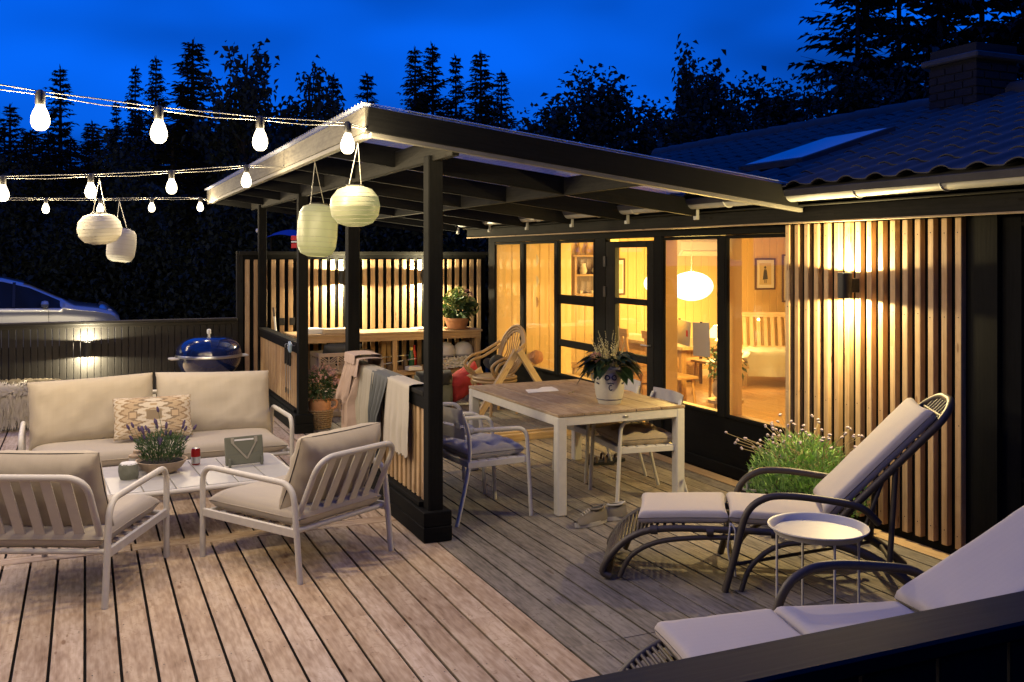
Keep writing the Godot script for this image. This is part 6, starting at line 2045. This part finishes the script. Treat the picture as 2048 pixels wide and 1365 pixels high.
func lantern(at: Vector3, prof: Array, lit: bool, top: Vector3, label: String, tilt := 0.0):
	var t := thing("paper_lantern", label, "lantern", at, 0.4, "hanging paper lanterns")
	var st := S()
	var fine := []
	var h: float = prof[-1].y - prof[0].y
	for i in prof.size() - 1:
		for q in 4:
			var p: Vector2 = prof[i].lerp(prof[i + 1], q / 4.0)
			fine.append(p)
	fine.append(prof[-1])
	lathe(st, fine, 32, Transform3D(Basis(Vector3(0, 0, 1), tilt), Vector3.ZERO))
	var sh := obj("lantern_shade", st, M.lantern_lit_paper if lit else M.lantern_paper, t)
	var rb := S()
	for i in fine.size():
		if i % 2 == 0 and fine[i].x > 0.03:
			var ring := PackedVector3Array()
			for k in 36:
				ring.append(Basis(Vector3(0, 0, 1), tilt) * Vector3(cos(TAU * k / 36.0) * (fine[i].x + 0.0006), fine[i].y, sin(TAU * k / 36.0) * (fine[i].x + 0.0006)))
			tube(rb, ring, 0.0011, 4, true)
	obj("hoops", rb, M.oat_cloth, sh)
	obj("cap_ring", lt([Vector2(prof[-1].x * 0.98, prof[-1].y - 0.004), Vector2(prof[-1].x * 1.02, prof[-1].y + 0.01), Vector2(prof[-1].x * 0.7, prof[-1].y + 0.012)], 24, Transform3D(Basis(Vector3(0, 0, 1), tilt), Vector3.ZERO)), M.cord_black, t)
	if lit:
		var led := PackedVector3Array()
		for i in 20:
			led.append(Vector3(0.02 * sin(i * 2.1), lerpf(prof[-1].y - 0.02, prof[0].y + 0.02, i / 19.0), prof[prof.size() / 2].x * 0.0 + 0.02 * cos(i * 2.1)))
		obj("lantern_led_chain", tb(led, 0.004, 5), M.lantern_led, t)
		omni(t, Vector3.ZERO, Color(1, 0.93, 0.55), 0.05, 0.05)
	var y: float = prof[-1].y
	for s in [-1.0, 1.0]:
		obj("hanger", tb([Vector3(s * prof[-1].x * 0.9, y, 0), (top - at).rotated(Vector3.UP, -0.4)], 0.003, 5), M.cord_pale, t)

func strings_and_lanterns():
	light_string(Vector3(1.427, 2.58, -5.648), Vector3(-0.5407, 0, 0.187), 7, [2.58, 2.556, 2.552, 2.567, 2.60, 2.64, 2.70], Vector3(1.545, 2.67, -5.69), "the pergola's near corner", 3)
	light_string(Vector3(1.23, 2.543, -8.274), Vector3(-0.596, 0, 0.0695), 7, [2.543, 2.47, 2.417, 2.377, 2.36, 2.37, 2.40], Vector3(1.545, 2.66, -8.31), "the middle of the pergola eave", 3)
	light_string(Vector3(1.409, 2.57, -13.528), Vector3(-0.6177, 0, 0.122), 7, [2.57, 2.544, 2.513, 2.495, 2.48, 2.49, 2.52], Vector3(1.545, 2.64, -13.55), "the pergola's far corner", 3)
	var post := thing("string_pole", "dark timber pole holding the far ends of the light strings", "pole", Vector3(-3.1, -0.3, -7.5))
	obj("shaft", bx(Vector3(0, 1.6, 0), Vector3(0.09, 3.2, 0.09)), M.black_wood, post)
	var round_ := [Vector2(0.055, -0.118), Vector2(0.12, -0.1), Vector2(0.162, -0.055), Vector2(0.175, 0.0), Vector2(0.162, 0.055), Vector2(0.12, 0.1), Vector2(0.06, 0.118)]
	var tall := [Vector2(0.07, -0.185), Vector2(0.12, -0.165), Vector2(0.145, -0.12), Vector2(0.152, -0.05), Vector2(0.152, 0.06), Vector2(0.142, 0.13), Vector2(0.115, 0.17), Vector2(0.07, 0.185)]
	lantern(Vector3(1.527, 2.206, -5.86), round_.map(func(p): return p * Vector2(0.885, 1.05)), true, Vector3(1.545, 2.6, -5.86), "round pale lantern glowing at the pergola's near corner", 0.02)
	lantern(Vector3(1.60, 2.09, -7.25), tall.map(func(p): return p * Vector2(0.98, 1.05)), true, Vector3(1.57, 2.6, -7.2), "tall barrel lantern glowing under the pergola eave", -0.06)
	lantern(Vector3(0.10, 2.106, -8.05), round_.map(func(p): return p * Vector2(0.93, 1.0)), false, Vector3(0.10, 2.50, -8.13), "round white lantern hanging from the middle light string", 0.06)
	lantern(Vector3(0.41, 2.03, -12.9), tall.map(func(p): return p * Vector2(1.12, 1.12)), false, Vector3(0.40, 2.6, -13.33), "tall white lantern hanging from the farthest light string", -0.12)

# ---------------------------------------------------------------- beyond the fences
func conifer(h: float, seed: int, loose: float, dens := 1.0) -> Array:
	rng.seed = seed
	var tr := S()
	tube(tr, PackedVector3Array([Vector3(0, -0.5, 0), Vector3(0.02, h * 0.5, 0.01), Vector3(0, h, 0)]), [0.16, 0.09, 0.012], 7)
	var cr := S()
	var y := 0.25
	while y < h * 0.985:
		var u := y / h
		var reach := pow(1.0 - u, 0.85) * h * 0.215 + 0.1
		var n := int((7.0 + 8.0 * (1.0 - u)) * dens)
		for k in n:
			var e := rng.randf() * TAU
			var l := reach * rng.randf_range(0.55, 1.15)
			var dip := rng.randf_range(-0.3, 0.1) + u * 0.5
			var o := Vector3(cos(e), dip, sin(e)).normalized()
			var side := o.cross(Vector3.UP).normalized()
			if k % 2 == 0:
				tube(tr, PackedVector3Array([Vector3(0, y, 0), Vector3(0, y, 0) + o * l * 0.85]), [0.018, 0.005], 3)
			var m := maxi(4, int(l * (12.0 - loose * 3.0)))
			for q in m:
				var t := (q + rng.randf()) / m
				var p := Vector3(0, y, 0) + o * l * t - Vector3(0, 0.18 * l * t * t, 0)
				var w := l * 0.26 * (1.0 - t * 0.6) + 0.1
				for s in [-1.0, 1.0]:
					var d: Vector3 = (side * s * rng.randf_range(0.4, 1.0) + o * 0.8 + Vector3(0, rng.randf_range(-0.5, 0.15), 0)).normalized()
					leaf(cr, p, d, Vector3.UP, w * rng.randf_range(0.7, 1.25), w * 0.42, 0.25)
		y += rng.randf_range(0.13, 0.2) * (0.6 + 0.5 * (1.0 - u)) * (1.0 + 0.4 * loose)
	for k in 6:
		leaf(cr, Vector3(0, h * (0.93 + 0.01 * k), 0), (Vector3.UP + rdir() * 0.35).normalized(), rdir(), 0.22, 0.05, 0.0)
	return [tr.commit(), cr.commit()]

func broadleaf(h: float, w: float, seed: int, leafsize: float, count: int) -> Array:
	rng.seed = seed
	var tr := S()
	var cr := S()
	tube(tr, curve([Vector3(0, -0.5, 0), Vector3(0.1, h * 0.3, 0.05), Vector3(-0.05, h * 0.6, 0), Vector3(0.05, h * 0.92, 0)], 3), [0.2, 0.18, 0.16, 0.14, 0.12, 0.1, 0.08, 0.05, 0.03, 0.015], 7)
	for k in 46:
		var y := h * rng.randf_range(0.12, 0.95)
		var e := rng.randf() * TAU
		var r := w * sin(clampf(y / h, 0.1, 1.0) * PI * 0.9 + 0.25) * rng.randf_range(0.45, 1.0)
		var tip := Vector3(cos(e) * r, y + r * rng.randf_range(0.1, 0.6), sin(e) * r)
		tip.y = minf(tip.y, h * 1.03)
		var root := Vector3(0, y * 0.75, 0)
		tube(tr, curve([root, root.lerp(tip, 0.5) + Vector3(0, 0.1, 0), tip], 3), [0.045, 0.035, 0.028, 0.02, 0.014, 0.009, 0.005], 4)
		var m := count / 46
		for q in m:
			var p := root.lerp(tip, rng.randf_range(0.35, 1.05)) + rdir() * w * 0.2 * pow(rng.randf(), 0.5)
			leaf(cr, p, (rdir() + Vector3(0, -0.15, 0)).normalized(), (Vector3.UP + rdir() * 0.8).normalized(), leafsize * rng.randf_range(0.6, 1.3), leafsize * 0.7 * rng.randf_range(0.6, 1.2), 0.3)
	return [tr.commit(), cr.commit()]

func tree(called: String, label: String, meshes: Array, at: Vector3, s: Vector3, turn: float, m: Material, group: String):
	var t := thing(called, label, "tree", at, turn, group)
	for i in 2:
		var o := MeshInstance3D.new()
		o.name = ["trunk", "crown"][i]
		o.mesh = meshes[i]
		o.material_override = M.bark if i == 0 else m
		t.add_child(o)
	t.scale = s

func beyond():
	var con := [conifer(7.0, 101, 0.0), conifer(7.0, 102, 0.4), conifer(7.0, 103, 1.0), conifer(15.0, 104, 1.6, 0.42), conifer(15.0, 105, 1.9, 0.36)]
	var bro := [broadleaf(6.0, 1.7, 111, 0.16, 5200), broadleaf(6.0, 1.9, 112, 0.13, 6400), broadleaf(6.0, 1.5, 113, 0.17, 4200)]
	rng.seed = 500
	# [x, z, metres tall, width, mesh]
	var G1 := "dark spruces beyond the low fence"
	var spruces := [[-0.64, -29.8, 7.2, 1.0, 2], [-1.85, -29.24, 6.0, 1.0, 2], [0.88, -32.41, 6.7, 0.6, 1], [1.32, -30.03, 7.4, 0.7, 1], [1.81, -28.72, 7.5, 0.75, 0], [2.54, -26.21, 7.5, 1.35, 0], [5.86, -24.74, 6.6, 0.8, 0], [7.22, -26.33, 7.0, 0.95, 1], [7.5, -22.93, 7.1, 0.85, 0], [8.22, -23.7, 7.4, 0.9, 0], [9.13, -24.39, 7.3, 0.75, 1], [8.99, -22.26, 7.0, 1.0, 0], [10.64, -24.82, 7.1, 0.8, 1], [5.56, -29.25, 6.3, 1.0, 1], [3.71, -28.97, 6.2, 1.0, 0], [0.17, -26.16, 5.1, 1.1, 0], [-1.2, -25.67, 4.9, 1.2, 1], [1.9, -24.3, 5.0, 1.3, 1], [5.77, -22.6, 5.2, 1.2, 0]]
	spruces.append_array([[-3.48, -33.71, 6.14, 1.00, 0], [-2.85, -33.28, 6.30, 1.21, 1], [-2.14, -31.49, 5.69, 0.92, 0], [-1.62, -32.47, 5.53, 1.06, 1], [-1.04, -33.01, 5.75, 1.14, 0], [-0.42, -32.51, 5.52, 1.10, 1], [0.19, -30.97, 5.87, 1.00, 0], [0.82, -32.35, 5.90, 0.95, 1], [1.42, -31.52, 6.20, 1.01, 0], [1.95, -30.05, 5.85, 1.23, 1], [2.78, -32.57, 6.11, 1.22, 0], [3.37, -31.81, 5.84, 0.93, 1], [3.92, -30.83, 6.00, 1.03, 0], [4.31, -29.02, 5.87, 1.06, 1], [4.93, -28.92, 5.76, 1.06, 0], [5.92, -30.74, 6.03, 1.00, 1], [6.12, -28.43, 5.91, 0.97, 0], [6.65, -27.9, 5.96, 0.93, 1], [7.49, -28.61, 5.83, 1.15, 0], [8.35, -29.23, 6.12, 1.14, 1]])
	for q in spruces:
		var p := Vector3(q[0], 0, q[1])
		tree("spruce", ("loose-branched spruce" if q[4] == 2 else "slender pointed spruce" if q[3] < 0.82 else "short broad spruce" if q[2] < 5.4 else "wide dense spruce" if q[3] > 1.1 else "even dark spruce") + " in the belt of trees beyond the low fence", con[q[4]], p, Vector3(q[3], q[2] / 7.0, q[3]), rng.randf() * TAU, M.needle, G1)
	var talls := [[21.2, -22.34, 14.5, 0.95, 3], [23.91, -23.33, 16.5, 1.0, 4], [21.85, -19.87, 15.5, 0.95, 3], [23.78, -20.1, 15.0, 1.0, 4], [23.13, -18.21, 15.0, 0.95, 3]]
	for q in talls:
		tree("tall_spruce", "very tall dark spruce rising out of the picture behind the roof", con[q[4]], Vector3(q[0], 0, q[1]), Vector3(q[3], q[2] / 15.0, q[3]), rng.randf() * TAU, M.needle, "tall spruces behind the house")
	var broads := [[3.5, -23.6, 7.3, 1.0, 2, "large-leaved tree with open crown between the spruces"], [5.09, -23.99, 6.9, 0.9, 2, "small large-leaved tree left of the pergola roof edge"], [4.61, -26.39, 6.2, 1.0, 2, "large-leaved sapling between two larger trees"]]
	for q in broads:
		tree("maple_tree", q[5], bro[q[4]], Vector3(q[0], 0, q[1]), Vector3(q[3], q[2] / 6.0, q[3]), rng.randf() * TAU, M.leaf_tree, "large-leaved trees among the spruces")
	var wood := [[9.58, -20.91, 5.4, 1.1, 1], [9.79, -19.73, 5.7, 1.2, 0], [10.99, -20.29, 6.4, 1.25, 1], [12.32, -20.79, 6.3, 1.2, 0], [11.97, -18.76, 5.5, 1.1, 1], [13.69, -20.19, 7.2, 0.9, 0], [14.42, -19.87, 6.9, 1.1, 0], [16.09, -20.22, 6.7, 1.15, 0], [16.3, -19.04, 6.5, 1.2, 1], [16.43, -17.88, 6.2, 1.3, 0], [16.55, -16.74, 6.3, 1.3, 1], [16.69, -15.58, 6.2, 1.3, 0], [18.53, -15.86, 6.4, 1.3, 1], [18.68, -14.7, 6.4, 1.3, 0], [13.02, -17.21, 5.0, 1.2, 1], [11.64, -16.72, 4.8, 1.2, 0]]
	for q in wood:
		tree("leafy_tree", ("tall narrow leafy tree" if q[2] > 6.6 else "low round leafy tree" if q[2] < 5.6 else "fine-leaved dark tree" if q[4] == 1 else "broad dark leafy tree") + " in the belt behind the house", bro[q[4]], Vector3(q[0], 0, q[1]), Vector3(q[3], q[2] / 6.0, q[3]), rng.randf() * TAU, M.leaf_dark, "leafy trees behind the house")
	# unseen spruces added round the garden to cut the sky light from the sides
	for k in 30:
		var e := deg_to_rad(62.0 + 7.6 * k)
		var q := 13.5 + 1.6 * sin(k * 2.3)
		tree("added_spruce", "dark spruce added out of view on the handrail side to cut the sky light", con[k % 2], Vector3(2.0 - sin(e) * q, 0, -5.0 - cos(e) * q), Vector3(1.6, 1.35 + 0.2 * sin(k * 1.7), 1.6), k * 1.3, M.needle, "added spruces round the garden")
	# belt of undergrowth that closes the view under the crowns
	var hedge := S()
	for i in 60000:
		var u := rng.randf()
		var p := Vector3(-3.2, 0, -23.83).lerp(Vector3(10.57, 0, -17.74), u) + Vector3(0.404, 0, -0.915) * rng.randf_range(0.0, 3.0)
		p.y = -0.3 + pow(rng.randf(), 0.8) * (3.6 + 0.9 * sin(u * 30.0) + 0.5 * sin(u * 81.0))
		leaf(hedge, p, rdir(), (Vector3.UP + rdir() * 0.7).normalized(), rng.randf_range(0.09, 0.2), rng.randf_range(0.06, 0.12), 0.3)
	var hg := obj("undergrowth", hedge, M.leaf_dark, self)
	hg.set_meta("kind", "stuff")
	hg.set_meta("label", "dense dark undergrowth below the trees beyond the low fence")
	hg.set_meta("category", "undergrowth")
	car()
	# flag board and a blue tarpaulin seen between the posts
	var f := thing("flag_banner", "small red banner with a white stripe hung beyond the screen fence", "banner", Vector3(3.01, 0, -15.29) + Vector3(0, 2.12, 0), -0.416)
	for k in 3:
		obj("stripe", bx(Vector3(0, 0.06 - 0.06 * k, 0), Vector3(0.1, 0.075 if k != 1 else 0.022, 0.01)), M.flag_red if k != 1 else M.paper, f)
	obj("pole", tb([Vector3(0.055, -2.4, 0), Vector3(0.055, 0.14, 0)], 0.012, 6), M.steel, f)
	var tp := thing("tarpaulin", "blue tarpaulin roof glimpsed beyond the screen fence", "tarpaulin", Vector3(3.3, 0, -17.13) + Vector3(0, 2.3, 0), -0.416)
	var st := S()
	surf(st, func(a: float, b: float) -> Vector3: return Vector3((a - 0.5) * 0.55, 0.06 * sin(a * PI) - 0.1 * b, b * 0.7), 8, 4)
	obj("sheet", st, M.tarp_blue, tp)
	for x in [-0.25, 0.25]:
		obj("pole", tb([Vector3(x, -2.6, 0.35), Vector3(x, 0.0, 0.35)], 0.02, 6), M.black_wood, tp)
	var gl := thing("garden_lamp", "round white garden lamp far beyond the screen fence", "lamp", Vector3(2.7, 0, -16.85) + Vector3(0, 2.33, 0))
	obj("globe", lt([Vector2(0, -0.04), Vector2(0.03, -0.03), Vector2(0.042, 0), Vector2(0.03, 0.03), Vector2(0, 0.04)], 12), M.white_plastic, gl)
	obj("pole", tb([Vector3(0, -2.6, 0), Vector3(0, -0.035, 0)], 0.012, 6), M.black_metal, gl)

# hatchback seen from its flank, nose to the right (+x)
func car():
	var t := thing("parked_car", "silver hatchback parked beyond the low fence", "car", Vector3(-1.40, -0.02, -20.7), 0.0)
	# [x, floor y, sill, belt y, roof y, half width at belt, half width at roof]
	var top := [[-2.05, 0.75], [-1.95, 1.05], [-1.75, 1.35], [-1.3, 1.5], [-0.6, 1.555], [0.0, 1.52], [0.45, 1.40], [0.95, 1.16], [1.22, 1.02], [1.6, 0.97], [1.88, 0.9], [2.0, 0.8], [2.05, 0.6]]
	var belt := [[-2.05, 0.74], [-1.9, 0.98], [-1.3, 0.97], [0.0, 0.94], [0.95, 0.93], [1.25, 0.9], [1.6, 0.86], [1.9, 0.78], [2.05, 0.58]]
	var at := func(tab: Array, x: float) -> float:
		for i in tab.size() - 1:
			if x <= tab[i + 1][0]:
				var u: float = clampf((x - tab[i][0]) / (tab[i + 1][0] - tab[i][0]), 0, 1)
				return lerpf(tab[i][1], tab[i + 1][1], u)
		return tab[-1][1]
	var sec := func(a: float, b: float) -> Vector3:
		var x := lerpf(-2.05, 2.05, b)
		var ends := pow(clampf(1.0 - pow(absf(x) / 2.08, 7.0), 0.0, 1.0), 0.5)
		var hw := 0.86 * (0.72 + 0.28 * ends)
		var yt: float = at.call(top, x)
		var yb: float = minf(at.call(belt, x), yt - 0.005)
		var e := absf(a - 0.5) * 2.0
		var s := signf(a - 0.5)
		var low := 0.24 + 0.1 * (1.0 - ends)
		if e > 0.5:
			var u := (e - 0.5) / 0.5
			return Vector3(x, lerpf(yb, low, u), s * hw * (1.0 - 0.06 * absf(u - 0.45)))
		var u2 := e / 0.5
		var hr := hw * (0.72 if yt - yb > 0.2 else 0.94)
		if u2 > 0.55:
			var k := (u2 - 0.55) / 0.45
			return Vector3(x, lerpf(yt - 0.03, yb, k), s * lerpf(hr, hw * 0.995, k))
		return Vector3(x, yt - 0.03 * pow(u2 / 0.55, 3.0), s * hr * u2 / 0.55)
	var st := S()
	surf(st, sec, 40, 64)
	obj("body", st, M.car_paint, t)
	# side glass set just proud of the flank
	for s in [-1.0, 1.0]:
		var g := S()
		surf(g, func(a: float, b: float) -> Vector3:
			var x := lerpf(-1.55, 1.02, a)
			var yt: float = at.call(top, x) - 0.075
			var yb: float = minf(at.call(belt, x) + 0.02, yt)
			var y := lerpf(yb, maxf(yt, yb + 0.004), b)
			var full: float = at.call(top, x) - 0.03
			var k := clampf((full - y) / maxf(0.02, full - at.call(belt, x)), 0, 1)
			return Vector3(x, y, s * (lerpf(0.86 * 0.72, 0.86 * 0.995, k) + 0.006)), 40, 4)
		obj("side_window", g, M.dark_glass, t)
		for x in [-0.75, 0.2]:
			obj("window_pillar", bx(Vector3(x, 1.2, s * 0.76), Vector3(0.05, 0.5, 0.02), Basis(Vector3.RIGHT, -s * 0.42), 0.002), M.black_metal, t)
		var mi := obj("mirror", lt([Vector2(0, -0.07), Vector2(0.07, -0.05), Vector2(0.09, 0.0), Vector2(0.07, 0.055), Vector2(0, 0.07)], 14, Transform3D(Basis().scaled(Vector3(0.8, 1, 1)), Vector3(0.72, 1.03, s * 0.95))), M.car_paint, t)
		obj("stalk", bx(Vector3(0.72, 0.98, s * 0.87), Vector3(0.06, 0.03, 0.1)), M.black_metal, mi)
		obj("door_handle", bx(Vector3(-0.55, 0.86, s * 0.868), Vector3(0.2, 0.035, 0.03), Basis(), 0.012), M.car_paint, t)
		obj("door_seam", bx(Vector3(0.78, 0.6, s * 0.858), Vector3(0.008, 0.62, 0.012), Basis(), 0.0), M.black_metal, t)
		obj("headlight", lt([Vector2(0, 0.02), Vector2(0.1, 0.012), Vector2(0.15, -0.02)], 16, Transform3D(Basis(Vector3(0, 0, 1), -0.9) * Basis(Vector3.RIGHT, s * 0.7).scaled(Vector3(1.35, 1, 0.8)), Vector3(1.80, 0.84, s * 0.69))), M.steel, t)
		obj("headlight", lt([Vector2(0, 0.03), Vector2(0.045, 0.02), Vector2(0.055, 0.0)], 12, Transform3D(Basis(Vector3(0, 0, 1), -0.9) * Basis(Vector3.RIGHT, s * 0.7), Vector3(1.83, 0.86, s * 0.71))), M.white_plastic, t)
		for x in [-1.3, 1.28]:
			var w := obj("wheel", lt([Vector2(0.2, -0.1), Vector2(0.3, -0.1), Vector2(0.32, -0.06), Vector2(0.32, 0.06), Vector2(0.3, 0.1), Vector2(0.2, 0.1)], 28, Transform3D(Basis(Vector3.RIGHT, PI / 2), Vector3(x, 0.32 - 0.2, s * 0.79))), M.rubber, t)
			obj("rim", lt([Vector2(0.2, 0.09), Vector2(0.19, 0.06), Vector2(0.05, 0.08), Vector2(0, 0.085)], 20, Transform3D(Basis(Vector3.RIGHT, s * PI / 2), Vector3(x, 0.12, s * 0.79))), M.steel, w)
	var ws := S()
	surf(ws, func(a: float, b: float) -> Vector3:
		var x := lerpf(0.35, 1.1, b)
		var y: float = at.call(top, x) + 0.004
		return Vector3(x, y, (a - 0.5) * 2.0 * 0.58), 10, 10)
	obj("windscreen", ws, M.dark_glass, t)
	obj("bumper", bx(Vector3(2.0, 0.42, 0), Vector3(0.1, 0.14, 1.2), Basis(), 0.03), M.black_metal, t)
